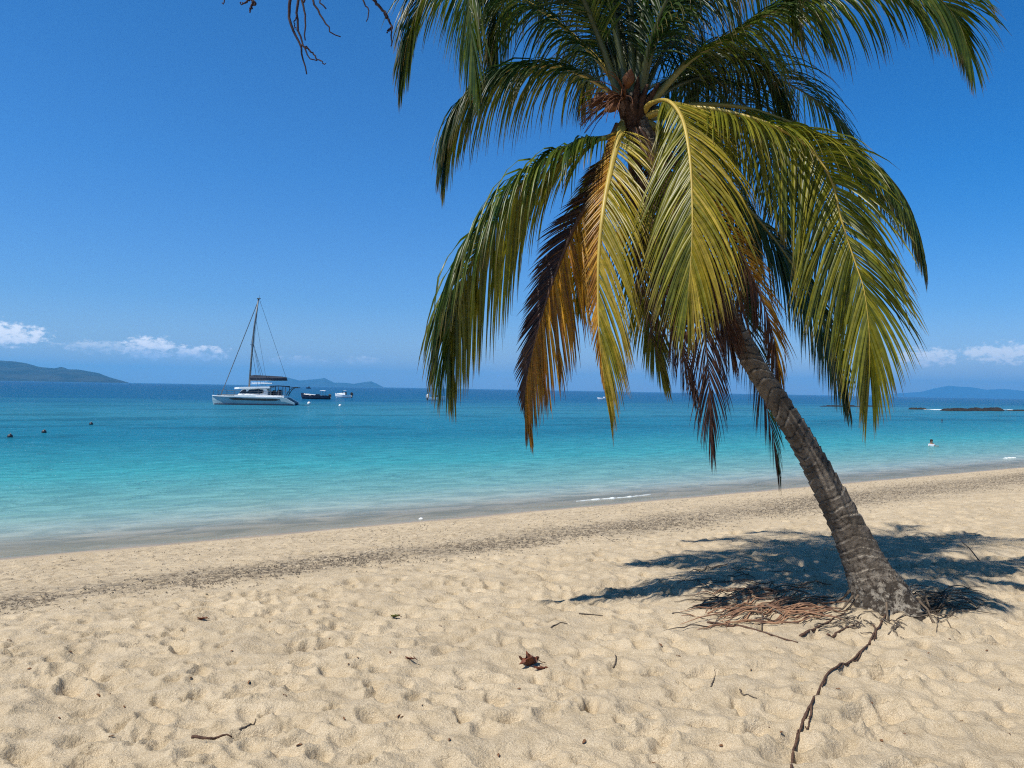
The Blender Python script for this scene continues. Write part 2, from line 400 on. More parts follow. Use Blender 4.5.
# foam
FOAM = simple('foam', (.85, .88, .88), (.7, .76, .78), .7, .3, 20, .01)
def foam(label, pts, w, zoff=.012):
    c, L = catmull([tuple(W(*p)) for p in pts], 60); vs = []; n = len(c); k = 6
    for i in range(n):
        s = i/(n-1); e = math.sin(PI*s)**.5*max(.04, .5+.9*float(vnoise(np.array(s*22.), np.array(L), 4)))
        for j in range(k):
            q = j/(k-1)*2-1
            vs.append((c[i][0] + NX*q*w*e, c[i][1] + NY*q*w*e, SEA + zoff + .035*(1-q*q)*e*(w/.25)**.5 - (.03 if abs(q) > .99 else 0)))
    fs = [(i*k+j, i*k+j+1, (i+1)*k+j+1, (i+1)*k+j) for i in range(n-1) for j in range(k-1)]
    return tag(mesh('sea_foam', vs, fs, FOAM), label, None, None, 'stuff')
foam('thin white foam line breaking on the sand', [(576,501.4),(600,499.3),(625,497.4),(651,494.6)], .045)
foam('white foam breaking between the two reefs', [(924,409.7),(934,410),(945,410.5)], .9, .1)
foam('small white foam patch near the right shore', [(1003,458.6),(1009,458),(1016,457.6)], .08)
foam('thin white foam at the right end of the reef', [(1003,409.9),(1010,410.2),(1018,410.6)], .5, .1)

# ------------------------------------------------------------------ boats
WHITE = simple('white_gelcoat', (.80, .81, .82), (.74, .76, .78), .25, .5, 1.5)
HULLSHADE = simple('pale_grey_gelcoat', (.62, .66, .68), (.56, .60, .63), .3, .5, 1.5)
NAVY = simple('navy_canvas', (.012, .022, .045), (.02, .03, .055), .7, .3, 6, .004)
GLASSD = simple('dark_window', (.008, .010, .014), (.014, .016, .02), .08, .6, 3)
ALU = simple('grey_aluminium', (.10, .115, .13), (.14, .15, .16), .4, .5, 4)
HULLB = simple('shade_tinted_gelcoat', (.30, .42, .47), (.27, .39, .44), .35, .5, 1.0)  # hull sides: shade and water reflection put into the gelcoat colour
WIRE = simple('rigging_wire', (.06, .065, .075), (.09, .09, .10), .5, .4, 5)
BLUEHULL = simple('dark_blue_hull', (.012, .018, .04), (.02, .025, .05), .3, .5, 2)
ANTI = simple('antifouling', (.02, .03, .06), (.03, .035, .06), .6, .3, 4)
ENGINE = simple('black_engine_cowl', (.015, .015, .018), (.02, .02, .025), .35, .5, 4)
def hull_secs(L, bw, free, keel, bowx, rake=.5, n=14, stern_cut=0):
    secs = []
    for i in range(n+1):
        s = i/n; x = bowx + s*L
        w = bw*min(1, (s*2.6)**.65 + .02)*(1 - .12*max(0, s-.6)/.4)
        top = free*(1 + .12*(1-s)**2)
        if stern_cut and s > 1-stern_cut: top = free*(1 - .72*((s-(1-stern_cut))/stern_cut))
        kz = -keel*min(1, s*4+.1)
        off = rake*(1-min(1, s*3))**2
        secs.append([(x-off*0, -w, top), (x, -w*.98, top*.5), (x+off*.3, -w*.7, 0), (x+off*.5, -w*.2, kz), (x+off*.5, w*.2, kz), (x+off*.3, w*.7, 0), (x, w*.98, top*.5), (x-off*0, w, top)])
    return secs
# catamaran: local x = towards the stern, y = away from the viewer, z = up
ca = W(256, 404.6)
cat = thing('catamaran', 'white sailing catamaran with tall mast and furled navy sail, anchored left of the palm', 'sailboat', tuple(ca), math.radians(9))
def lbuild(mb, name, mat, parent, smooth=False): return mesh(name, mb.v, mb.f, mat, parent, smooth=smooth)
for y0, lab in ((-2.45, None), (2.45, None)):
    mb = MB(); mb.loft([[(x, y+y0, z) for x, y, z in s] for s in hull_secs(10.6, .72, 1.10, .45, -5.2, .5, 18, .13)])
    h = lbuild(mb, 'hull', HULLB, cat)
    dk = MB().loft([[(x, y0-w, z-.10), (x, y0-w, z), (x, y0+w, z), (x, y0+w, z-.10)] for x, w, z in ((-5.2,.10,1.26),(-4.9,.34,1.24),(-4.2,.55,1.2),(-3,.735,1.17),(0,.735,1.13),(2.6,.70,1.13),(3.7,.66,1.12))]); lbuild(dk, 'deck', WHITE, h)
    st = MB().loft([[(x, y0-w-.012, z0), (x, y0-w-.012, z1), (x, y0-w+.02, z1), (x, y0-w+.02, z0)] for x, w, z0, z1 in ((-2.9,.722,.80,.86),(-2.3,.724,.66,.92),(0,.724,.62,.91),(2.0,.712,.60,.91),(3.0,.695,.62,.89),(3.6,.685,.72,.82))])
    lbuild(st, 'hull_window', GLASSD, h)
    wl = MB().loft([[(x, y-.0, z) for x, y, z in ((xx, y0-ww, -.3), (xx, y0-ww-.0, .16), (xx, y0+ww, .16), (xx, y0+ww, -.3))] for xx, ww in ((-4.9,.12),(-4.2,.42),(-3,.62),(0,.70),(3,.66),(5.2,.62))])
    lbuild(wl, 'waterline_stripe', ANTI, h)
    sp = MB()
    for k in range(3): sp.box((4.0+k*.42, y0-.5, .9-k*.28), (4.4+k*.42, y0+.5, .95-k*.28))
    lbuild(sp, 'stern_step', HULLSHADE, h)
mb = MB().loft([[(x, -2.5, z0), (x, 2.5, z0), (x, 2.5, z1), (x, -2.5, z1)] for x, z0, z1 in ((-2.4,.75,1.30),(-1.5,.62,1.36),(4.0,.62,1.32))])
lbuild(mb, 'bridge_deck', WHITE, cat)
tr = MB(); tr.tube([(-4.6,-2.4,1.27),(-4.6,2.4,1.27)], .07); tr.tube([(-4.6,0,1.27),(-2.3,0,1.3)], .06)
lbuild(tr, 'crossbeam', ALU, cat)
nt = MB().box((-4.5,-1.9,1.22),(-2.4,1.9,1.235)); lbuild(nt, 'trampoline', HULLSHADE, cat)
cb = MB().loft([[(x, -w, 1.32), (x+tl, -w*.9, zt), (x+tl, w*.9, zt), (x, w, 1.32)] for x, w, zt, tl in ((-2.2,1.3,1.46,.1),(-1.7,1.9,2.05,.1),(-.9,2.1,2.24,0),(1.6,2.1,2.22,0),(1.8,2.05,1.9,0))])
cab = lbuild(cb, 'cabin', WHITE, cat)
lbuild(MB().loft([[(x, -w-.03, z0), (x, -w*.93-.03, z1), (x, -w*.9+.1, z1), (x, -w+.1, z0)] for x, w, z0, z1 in ((-1.95,1.72,1.55,1.62),(-1.4,2.0,1.52,2.0),(.7,2.12,1.52,2.14),(1.25,2.12,1.66,2.0))]), 'cabin_window', GLASSD, cab)
lbuild(MB().loft([[(x, -w-.03, z0), (x, -w*.93-.03, z1), (x, -w*.9+.1, z1), (x, -w+.1, z0)] for x, w, z0, z1 in ((-1.95,-1.62,1.55,1.62),(-1.4,-1.8,1.52,2.0),(.7,-1.92,1.52,2.14),(1.25,-1.92,1.66,2.0))]), 'cabin_window', GLASSD, cab)
lbuild(MB().loft([[(x, -w, z-.08), (x, -w, z+.16), (x, w, z+.16), (x, w, z-.08)] for x, w, z in ((-2.6,1.4,2.16),(-1.9,2.1,2.22),(.2,2.3,2.3),(2.1,2.3,2.36))]), 'cabin_roof', WHITE, cab)
lbuild(MB().loft([[(x, -w, z), (x, -w, z+.12), (x, w, z+.12), (x, w, z)] for x, w, z in ((2.0,2.2,2.50),(3.0,2.3,2.56),(4.2,2.2,2.50))]), 'bimini', NAVY, cat)
for x in (2.2, 3.2, 4.1):
    for y in (-2.1, 2.1): lbuild(MB().tube([(x, y, 1.3), (x+.05, y, 2.52)], .045), 'bimini_post', ALU, cat)
lbuild(MB().loft([[(x, y, 1.3), (x, y, 1.75), (x+.4*(y < -1.5)+.1, y, 2.1), (x+.6, y, 2.1), (x+.6, y, 1.3)] for x, y in ((2.9,-1.9),(2.9,-.9))]), 'helm_seat', NAVY, cat)
lbuild(MB().loft([[(1.95, y, 1.3), (1.95, y, 1.72), (2.2, y, 2.0), (2.4, y, 2.0), (2.4, y, 1.3)] for y in (.2, 1.6)]), 'cockpit_seat', NAVY, cat)
for y in (-1.2, 1.2): lbuild(MB().tube([(4.1,y,1.3),(4.6,y,2.1),(5.0,y,2.38),(5.7,y,2.4)], .06), 'davit', ALU, cat)
lbuild(MB().box((4.3,-1.5,2.44),(5.7,1.5,2.5)), 'solar_panel', GLASSD, cat)
mast = lbuild(MB().tube([(-.95,0,2.3),(-.75,0,6),(-.45,0,10.5),(.05,0,14.55)], [.13,.13,.12,.09], 10), 'mast', ALU, cat, True)
lbuild(MB().tube([(-.68,-1.15,8.2),(-.60,0,8.3),(-.68,1.15,8.2)], .05), 'spreader', ALU, mast)
lbuild(MB().box((-.15,-.16,14.5),(.3,.16,14.62)).tube([(.15,0,14.6),(.15,0,15.0)], .02), 'masthead', ALU, mast)
boom = lbuild(MB().tube([(-.85,0,3.35),(4.1,0,3.45)], .10, 8), 'boom', ALU, cat, True)
bg = MB().loft([[(x, -.22, z), (x, -.26, z+.25), (x, -.05, z+h), (x, .05, z+h), (x, .26, z+.25), (x, .22, z)] for x, z, h in ((-.78,3.36,.62),(-.3,3.4,.66),(1.5,3.42,.58),(3.4,3.44,.48),(4.0,3.46,.36))])
lbuild(bg, 'sail_cover', NAVY, boom)
lbuild(MB().loft([[(x, -.25, z), (x, -.25, z+.14), (x, .25, z+.14), (x, .25, z)] for x, z in ((-.6,2.86),(.5,2.9),(2.1,2.88))]), 'furled_canvas', WHITE, cat)
st = MB(); st.tube([(-4.6,0,1.3),(-.1,0,13.9)], .055)
lbuild(st, 'furled_jib', ALU, cat)
st = MB()
for y in (-2.4, 2.4):
    st.tube([(.8,y,1.3),(-.62,y*.45,8.25),(0,0,13.6)], .022, 4); st.tube([(1.3,y,1.3),(-.6,0,8.6)], .02, 4)
st.tube([(3.95,0,3.7),(.15,0,14.5)], .02, 4); st.tube([(1.2,0,3.9),(-.2,0,11.5)], .016, 4)
lbuild(st, 'shroud', WIRE, cat)
ra = MB()
for y in (-2.95, 2.95):
    for i in range(9): ra.tube([(-4.4+i*1.02, y*.98, 1.25), (-4.4+i*1.02, y*.98, 1.85)], .018, 4)
    ra.tube([(-4.4, y*.98, 1.85), (3.76, y*.98, 1.83)], .014, 4); ra.tube([(-4.4, y*.98, 1.55), (3.76, y*.98, 1.53)], .012, 4)
    ra.tube([(-5.1,y*.83,1.4),(-5.0,y*.83,1.95),(-4.4,y*.95,1.95),(-4.4,y*.95,1.3)], .022, 4)
lbuild(ra, 'guard_rail', WIRE, cat)

def open_hull(L, B, free, sheer, mat, parent, name='hull'):
    secs = []; n = 14
    for i in range(n+1):
        s = i/n; x = -L/2 + s*L; w = B/2*min(1, (s*2.1)**.6+.03); top = free + sheer*(1-s)**2
        off = .35*(1-min(1, s*2.5))
        o_ = [(x-off*.3, -w, top), (x, -w*.85, top*.35), (x+off, -w*.25, -.22), (x+off, w*.25, -.22), (x, w*.85, top*.35), (x-off*.3, w, top)]
        ins = [(x-off*.3+.04, w-.06*w/(B/2)-.02, top), (x+.05, w*.7, top*.45), (x+.05, -w*.7, top*.45), (x-off*.3+.04, -w+.06*w/(B/2)+.02, top)]
        secs.append(o_ + ins)
    return lbuild(MB().loft(secs), name, mat, parent, False)
def outboard(x, z, parent, mat=ENGINE, s=1.0):
    o = lbuild(MB().loft([[(x-.05*s,-.2*s,z+.15*s),(x+.45*s,-.2*s,z+.1*s),(x+.45*s,.2*s,z+.1*s),(x-.05*s,.2*s,z+.15*s)],[(x-.1*s,-.22*s,z+.55*s),(x+.42*s,-.2*s,z+.5*s),(x+.42*s,.2*s,z+.5*s),(x-.1*s,.22*s,z+.55*s)],[(x+.05*s,-.12*s,z+.72*s),(x+.3*s,-.12*s,z+.66*s),(x+.3*s,.12*s,z+.66*s),(x+.05*s,.12*s,z+.72*s)]]), 'outboard_motor', mat, parent)
    lbuild(MB().box((x+.1*s,-.06*s,-.35),(x+.28*s,.06*s,z+.2*s)), 'engine_leg', ENGINE, o)
# dark runabout
b1 = thing('motorboat', 'long low dark blue motorboat with small white canopy, just right of the catamaran', 'boat', tuple(W(315.5, 399.2)), math.radians(-3), 'small boats at anchor')
open_hull(5.9, 1.9, .72, .55, BLUEHULL, b1)
lbuild(MB().loft([[(-2.3,-.5,1.02),(-2.3,.5,1.02),(-2.2,.45,1.12),(-2.2,-.45,1.12)],[(-.8,-.85,.82),(-.8,.85,.82),(-.8,.7,1.0),(-.8,-.7,1.0)],[(.1,-.88,.76),(.1,.88,.76),(.1,.75,.9),(.1,-.75,.9)]]), 'foredeck', HULLSHADE, b1)
lbuild(MB().box((.2,-.4,.4),(.75,.4,1.05)), 'console', BLUEHULL, b1)
lbuild(MB().box((1.6,-.8,.4),(2.2,.8,.8)), 'seat', NAVY, b1)
for x in (1.2, 1.9):
    for y in (-.7, .7): lbuild(MB().tube([(x,y,.7),(x,y,1.72)], .025, 5), 'canopy_post', ALU, b1)
lbuild(MB().loft([[(x,-.75,z),(x,0,z+.1),(x,.75,z),(x,0,z+.03)] for x, z in ((1.0,1.7),(1.55,1.76),(2.1,1.7))]), 'canopy', WHITE, b1)
outboard(2.8, .45, b1)
# white cuddy boat
b2 = thing('motorboat', 'small white motorboat with windscreen and black outboard, right of the dark motorboat', 'boat', tuple(W(343.3, 397.8)), math.radians(6), 'small boats at anchor')
open_hull(3.7, 1.6, .62, .45, WHITE, b2)
lbuild(MB().loft([[(-1.5,-.35,.9),(-1.5,.35,.9),(-1.45,.3,1.0),(-1.45,-.3,1.0)],[(-.3,-.72,.72),(-.3,.72,.72),(-.2,.55,1.2),(-.2,-.55,1.2)],[(.5,-.72,.66),(.5,.72,.66),(.5,.6,1.25),(.5,-.6,1.25)]]), 'cuddy', WHITE, b2)
lbuild(MB().loft([[(-.3,-.62,1.15),(-.3,.62,1.15),(-.05,.55,1.75),(-.05,-.55,1.75)],[(-.24,-.62,1.15),(-.24,.62,1.15),(0,.55,1.75),(0,-.55,1.75)]]), 'windscreen', GLASSD, b2)
lbuild(MB().box((0.0,-.62,1.72),(.75,.62,1.82)), 'hardtop', WHITE, b2)
lbuild(MB().box((.35,-.5,.7),(.75,.5,1.45)), 'seat', ENGINE, b2)
outboard(1.78, .45, b2, ENGINE, 1.25)
# boat behind the left frond tip
b3 = thing('motorboat', 'white motorboat with folded canopy frame, half hidden behind the tip of the left green frond', 'boat', tuple(W(437, 400.4)), math.radians(184), 'small boats at anchor')
open_hull(3.8, 1.6, .68, .3, WHITE, b3)
pp = MB()
for x in (-.9, .5):
    for y in (-.65, .65): pp.tube([(x,y,.65),(x,y,1.62)], .03, 5)
pp.tube([(-.9,-.65,1.62),(.5,-.65,1.62),(.5,.65,1.62),(-.9,.65,1.62),(-.9,-.65,1.62)], .03, 5)
lbuild(pp, 'canopy_frame', ALU, b3)
lbuild(MB().box((-.3,-.4,.4),(.25,.4,1.15)), 'console', ENGINE, b3)
lbuild(MB().box((.7,-.6,.4),(1.2,.6,.85)), 'seat', NAVY, b3)
outboard(1.85, .45, b3, WHITE, 1.3)
b4 = thing('motorboat', 'tiny white boat mostly hidden by the hanging yellow frond tip', 'boat', tuple(W(603, 399.8)), math.radians(5), 'small boats at anchor')
open_hull(3.4, 1.4, .5, .3, WHITE, b4)
lbuild(MB().box((.1,-.35,.3),(.5,.35,.95)), 'console', WHITE, b4)
outboard(1.65, .35, b4)
b5 = thing('motorboat', 'tiny dark far-off boat near the horizon above the dark motorboat', 'boat', tuple(W(308.5, 388.6)), 0, 'small boats at anchor')
open_hull(4.6, 2.0, .9, .5, BLUEHULL, b5)
lbuild(MB().loft([[(-.4,-.7,.8),(-.4,.7,.8),(-.2,.6,2.0),(-.2,-.6,2.0)],[(1.3,-.7,.8),(1.3,.7,.8),(1.2,.6,2.0),(1.2,-.6,2.0)]]), 'wheelhouse', BLUEHULL, b5)
lbuild(MB().tube([(.6,0,1.9),(.6,0,4.0)], .05), 'mast', ALU, b5)

# buoys
BUOYD = simple('dark_buoy', (.02, .022, .03), (.03, .03, .04), .4, .5, 6)
def buoy(px, py, r, mat, label, h=1.0):
    p = W(px, py); t_ = thing('mooring_buoy', label, 'buoy', tuple(p), 0, 'mooring buoys')
    lbuild(MB().ball((0, 0, r*.35), (r, r, r*h)), 'float', mat, t_, True)
    lbuild(MB().tube([(0,0,r*.9*h),(0,0,r*(1.1+h*.5)),(r*.25,0,r*(1.2+h*.5)),(r*.25,0,r*.9*h)], r*.09, 5), 'ring', ALU, t_, True)
buoy(10, 437.3, .12, BUOYD, 'round dark buoy nearest the left edge of the photo')
buoy(44, 432.8, .12, BUOYD, 'round dark buoy, the middle of three at left')
buoy(91, 424.6, .12, BUOYD, 'round dark buoy farthest right of three at left', .9)
buoy(309, 404.0, .26, WHITE, 'white mooring buoy just behind the catamaran stern')
buoy(340, 406.2, .20, WHITE, 'white mooring buoy out below the small white motorboat')
p = W(942, 422.9); t_ = thing('marker_post', 'thin dark marker standing in the water beyond the swimmer', 'marker', tuple(p))
lbuild(MB().tube([(0,0,-.3),(0,0,.30)], .045, 6), 'post', BUOYD, t_, True); lbuild(MB().ball((0,0,.30), (.08,.08,.07)), 'float', BUOYD, t_, True)

# swimmer: head, shoulders and arms above the water, one continuous skinned body
SKIN = simple('skin', (.30, .17, .11), (.26, .145, .09), .5, .4, 9); HAIR = simple('dark_hair', (.012, .009, .008), (.02, .015, .012), .6, .4, 30)
SHIRT = simple('pale_swim_shirt', (.62, .64, .68), (.52, .55, .6), .6, .3, 12)
sw = W(931.5, 446.0)
per = thing('person', 'person wading chest deep in a pale top, dark hair, off the right shore', 'person', tuple(sw))
js = [((0,0,-.55),.15),((0,0,-.3),.16),((0,0,-.05),.17),((0,0,.12),.15),((0,0,.22),.055),((0,-.01,.32),.078),((0,-.015,.40),.085),
      ((-.17,0,.13),.065),((-.24,-.05,-.08),.048),((-.16,-.22,-.14),.036),((.17,0,.13),.065),((.28,-.06,-.02),.048),((.34,-.25,.02),.036),
      ((-.11,-.30,-.15),.03),((.36,-.34,.03),.03),((-.09,0,-.8),.11),((.09,0,-.8),.11),((-.1,0,-1.25),.07),((.1,0,-1.25),.07)]
ed = [(0,1),(1,2),(2,3),(3,4),(4,5),(5,6),(3,7),(7,8),(8,9),(3,10),(10,11),(11,12),(9,13),(12,14),(0,15),(0,16),(15,17),(16,18)]
def skinned(name, js, ed, mat, parent, root=0, sub=2):
    me = bpy.data.meshes.new(name); me.from_pydata([j[0] for j in js], ed, []); me.materials.append(mat)
    o = bpy.data.objects.new(name, me); COL.objects.link(o); o.parent = parent
    md = o.modifiers.new('skin', 'SKIN'); sk = me.skin_vertices[0] if me.skin_vertices else None
    for i, (p_, r_) in enumerate(js):
        me.skin_vertices[0].data[i].radius = (r_, r_*.85); me.skin_vertices[0].data[i].use_root = (i == root)
    s2 = o.modifiers.new('sub', 'SUBSURF'); s2.levels = sub; s2.render_levels = sub
    return o
per.scale = (.75, .75, .75)
skinned('body', js, ed, SKIN, per)
skinned('shirt', [((0,0,-.5),.165),((0,0,-.3),.175),((0,0,-.05),.19),((0,0,.10),.165),((-.17,0,.12),.078),((-.22,-.03,-.02),.062),((.17,0,.12),.078),((.24,-.04,.03),.062)], [(0,1),(1,2),(2,3),(3,4),(4,5),(3,6),(6,7)], SHIRT, per)
lbuild(MB().ball((0,.02,.40), (.10,.115,.105)).ball((0,.07,.30), (.075,.06,.10)), 'hair', HAIR, per, True)
lbuild(MB().ball((0,-.105,.36), (.015,.02,.025)), 'nose', SKIN, per, True)

# ------------------------------------------------------------------ PALM
def leafmat(name, trans=.32, rough=.38, spec=.5):
    mt, t, out = newmat(name)
    at = t.node('ShaderNodeAttribute', attribute_name='leaf_col').outputs['Color']
    tc = t.node('ShaderNodeTexCoord').outputs['Object']
    c = t.mix(t.smooth(t.noise(tc, 22, 4, .6), .3, .7), t.mix(1.0, at, (.72, .74, .7), 'MULTIPLY'), t.mix(1.0, at, (1.2, 1.18, 1.1), 'MULTIPLY'))
    c = t.mix(t.smooth(t.noise(tc, 60, 3), .66, .74), c, (.13, .075, .03))
    b = principled(t, c, rough, spec)
    tl = t.node('ShaderNodeBsdfTranslucent'); t.l.new(t.mix(1.0, c, (1.35, 1.5, .55), 'MULTIPLY'), tl.inputs[0])
    mx = t.node('ShaderNodeMixShader'); mx.inputs[0].default_value = trans
    t.l.new(b.outputs[0], mx.inputs[1]); t.l.new(tl.outputs[0], mx.inputs[2]); t.l.new(mx.outputs[0], out.inputs[0]); return mt
LEAF = leafmat('palm_leaflet', .36, .36, .34); DRYLEAF = leafmat('dry_palm_leaflet', .18, .6, .3)
def ribmat(name, c1, c2): return simple(name, c1, c2, .45, .4, 5, .002)
RIB_G = ribmat('green_midrib', (.12, .12, .03), (.17, .15, .04)); RIB_Y = ribmat('yellow_midrib', (.45, .33, .07), (.36, .26, .05)); RIB_D = ribmat('dark_green_midrib', (.035, .05, .018), (.06, .07, .02)); RIB_B = ribmat('brown_midrib', (.13, .065, .035), (.08, .04, .025))
PALM_LOC = V(PB.x, PB.y, H(PB.x, PB.y))
palm = thing('palm_tree', 'leaning coconut palm with drooping green, yellow and brown fronds on the sand', 'palm tree', tuple(PALM_LOC))
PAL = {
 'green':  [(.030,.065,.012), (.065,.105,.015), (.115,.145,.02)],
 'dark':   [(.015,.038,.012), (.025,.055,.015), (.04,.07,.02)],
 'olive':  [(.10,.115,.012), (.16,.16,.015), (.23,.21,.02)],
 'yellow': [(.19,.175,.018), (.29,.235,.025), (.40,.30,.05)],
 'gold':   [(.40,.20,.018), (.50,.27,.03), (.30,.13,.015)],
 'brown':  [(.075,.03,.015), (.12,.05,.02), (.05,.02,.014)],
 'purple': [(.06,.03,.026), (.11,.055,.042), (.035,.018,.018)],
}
def frond(pts, L=.8, n=95, s0=.16, side=None, side2=None, pal='green', pal2=None, droop=1.2, beta=8, rib=RIB_D, lab=None, beta2=None,
          tipcol=(.20,.13,.05), tipamt=.25, width=.030, a0=62, a1=22, miss=.03, wfac=1.0, rb=.032, dry=False, lfac=(1, 1), jit=.75, wtw=24, lsc=1.12, tdec=.55):
    """pts: rachis control points (px, py, depth) turned into world points; side: direction in which the leaflet rows spread."""
    c, LEN = catmull([tuple(P(*p) - PALM_LOC) for p in pts], 70)
    n = int(n*1.5); width = width*.60; L = L*lsc
    ss = np.linspace(0, 1, 70)
    T = np.gradient(c, axis=0); T /= np.linalg.norm(T, axis=1)[:, None]
    if side is None:
        h = c[-1]-c[0]; m0 = c[35]-c[0]; side_ = np.cross(m0, c[-1]-c[35])
        if np.linalg.norm(side_) < 1e-4: side_ = np.cross(h, (0, 0, 1))
        side_ /= np.linalg.norm(side_)
    else: side_ = np.array(side, float); side_ /= np.linalg.norm(side_)
    sideB = side_ if side2 is None else np.array(side2, float)/np.linalg.norm(side2)
    vs = []; fs = []; cols = []
    K = 7; ph1 = random.uniform(25, 60); ph2 = random.uniform(20, 70)
    if dry: miss = max(miss, .26); width *= .85
    for i in range(n):
        for sg in (-1, 1):
            s = s0 + (1-s0)*(i + .5*(sg > 0) + random.uniform(-.25, .25)*jit)/n; s = min(max(s, s0), .999)
            if random.random() < miss: continue
            q = (s-s0)/(1-s0); p = np.array([np.interp(s, ss, c[:, k]) for k in range(3)])
            tt = np.array([np.interp(s, ss, T[:, k]) for k in range(3)]); tt /= np.linalg.norm(tt)
            sd = side_*(1-q)+sideB*q; sd = sd - tt*sd.dot(tt); sd /= (np.linalg.norm(sd)+1e-9)
            nn = np.cross(sd, tt); 
            if nn[2] < 0 and abs(nn[2]) > .15: nn = -nn
            ln = L*(.50 + .5*min(1, q/.28))*(1 - tdec*max(0, (q-.45)/.55)**1.4)*random.uniform(.9, 1.08)*lfac[0 if sg < 0 else 1]
            a = math.radians(a0+(a1-a0)*q**1.1 + random.gauss(0, 4*jit) + 4*jit*math.sin(s*ph1+sg)); a *= 1 - .8*max(0, (q-.78)/.22); be = math.radians(beta + ((beta if beta2 is None else beta2)-beta)*q + random.gauss(0, 10*jit) + 6*jit*math.sin(s*ph2+sg*2))
            d = tt*math.cos(a) + (sd*sg*math.cos(be) + nn*math.sin(be))*math.sin(a); d /= np.linalg.norm(d)
            tw = math.radians(random.gauss(0, wtw)); g = droop*random.uniform(.75, 1.25)*(1.0)
            palx = PAL[pal2 if (pal2 and sg > 0) else pal]; cc = np.array(random.choice(palx))*random.uniform(.8, 1.2)
            wd = width*random.uniform(.8, 1.1)*wfac*(.7+.3*min(1, ln/.6))
            base = len(vs); ds = ln/(K-1); pp_ = p.copy()
            kink = random.random() < (.25 if dry else .07*jit); ln = ln*(random.uniform(.5, 1.05) if dry else (random.uniform(.5, .9) if random.random() < .08*jit else 1))
            for k in range(K):
                f = k/(K-1)
                wv = tt - d*tt.dot(d); wv /= (np.linalg.norm(wv)+1e-9); nv = np.cross(d, wv)
                wv2 = wv*math.cos(tw) + nv*math.sin(tw); nv2 = np.cross(d, wv2)
                wk = wd*.5*(.45+.55*min(1, f*5))*(1-f**2.2*.94)
                fold = wk*.45
                vs += [pp_ - wv2*wk - nv2*fold, pp_.copy(), pp_ + wv2*wk - nv2*fold]
                tf = max(0, (f-(1-tipamt*random.uniform(.6, 1.4)))/max(tipamt, .01))*(.85 if tipamt > 0 else 0)
                tf = min(tf, 1); col = cc*(1-tf) + np.array(tipcol)*tf
                cols += [col]*3
                pp_ = pp_ + d*ds
                gg = g*(5.0 if (kink and k > 2) else 1.0)
                d = d + np.array([0, 0, -1.0])*gg*ds*(1+f); d /= np.linalg.norm(d)
            for k in range(K-1):
                a_ = base+k*3; fs += [(a_, a_+1, a_+4, a_+3), (a_+1, a_+2, a_+5, a_+4)]
    o = mesh('frond', np.array(vs), fs, DRYLEAF if dry else LEAF, palm, smooth=True)
    ca_ = o.data.color_attributes.new('leaf_col', 'FLOAT_COLOR', 'POINT')
    arr = np.ones((len(vs), 4), np.float32); arr[:, :3] = np.array(cols); ca_.data.foreach_set('color', arr.ravel())
    if lab: o['label'] = lab
    rs = [max(.0035, rb*(1-x)**1.1*(1+.4*max(0, .1-x)/.1)) for x in ss]
    MBr = MB().tube([tuple(x) for x in c], rs, 8, True, .75)
    mesh('midrib', MBr.v, MBr.f, rib, o)
    return o
XR = (1, 0, 0)
D = 6.3
# --- front fronds
frond([(640,118,D),(650,104,6.15),(668,101,5.95),(682,118,5.75),(689,150,5.55),(692,190,5.4),(692,240,5.28),(688,300,5.2)], L=.82, n=95, s0=.15, rb=.026, side=(1,-.25,.0), pal='olive', pal2='yellow', droop=.95, beta=-22, beta2=0, jit=.45, rib=RIB_Y, lab='yellow-green frond with a pale midrib arching at the viewer', a0=48, a1=16, width=.032, tipamt=.22)
frond([(622,128,D),(620,134,6.1),(612,165,5.9),(604,205,5.7),(599,250,5.6),(598,295,5.55),(599,330,5.5),(602,362,5.5),(606,392,5.5)], L=.68, n=100, s0=.06, side=(1,-.35,0), pal='gold', pal2='yellow', droop=.75, beta=0, jit=.5, rib=RIB_Y, lab='narrow golden yellow frond hanging straight down', a0=46, a1=9, lfac=(.34, 1.15), tipamt=.3, width=.03)
frond([(625,120,D),(612,136,6.25),(580,142,6.15),(545,162,6.05),(515,192,5.95),(488,232,5.85),(466,275,5.8),(455,312,5.75),(450,340,5.75),(451,358,5.75)], L=.98, n=120, s0=.10, side=(.15,1,0), side2=(.9,.4,0), pal='green', pal2='olive', droop=2.0, beta=-8, jit=.55, rib=RIB_G, lab='long green frond drooping to the lower left', a0=58, a1=9, tipamt=.18, width=.036)
frond([(620,125,D),(608,150,6.3),(595,190,6.2),(574,228,6.1),(555,275,6.05),(542,315,6.0),(531,358,6.0),(526,390,6.0),(527,408,6.0)], L=.68, n=120, s0=.12, side=(1,-.1,0), pal='purple', pal2='gold', droop=.8, beta=2, jit=.6, rib=RIB_B, lab='dying frond, dark brown on one side and gold on the other', a0=46, a1=12, tipamt=.3, tipcol=(.08,.035,.02), lfac=(.5, 1.1), width=.034, wtw=14)
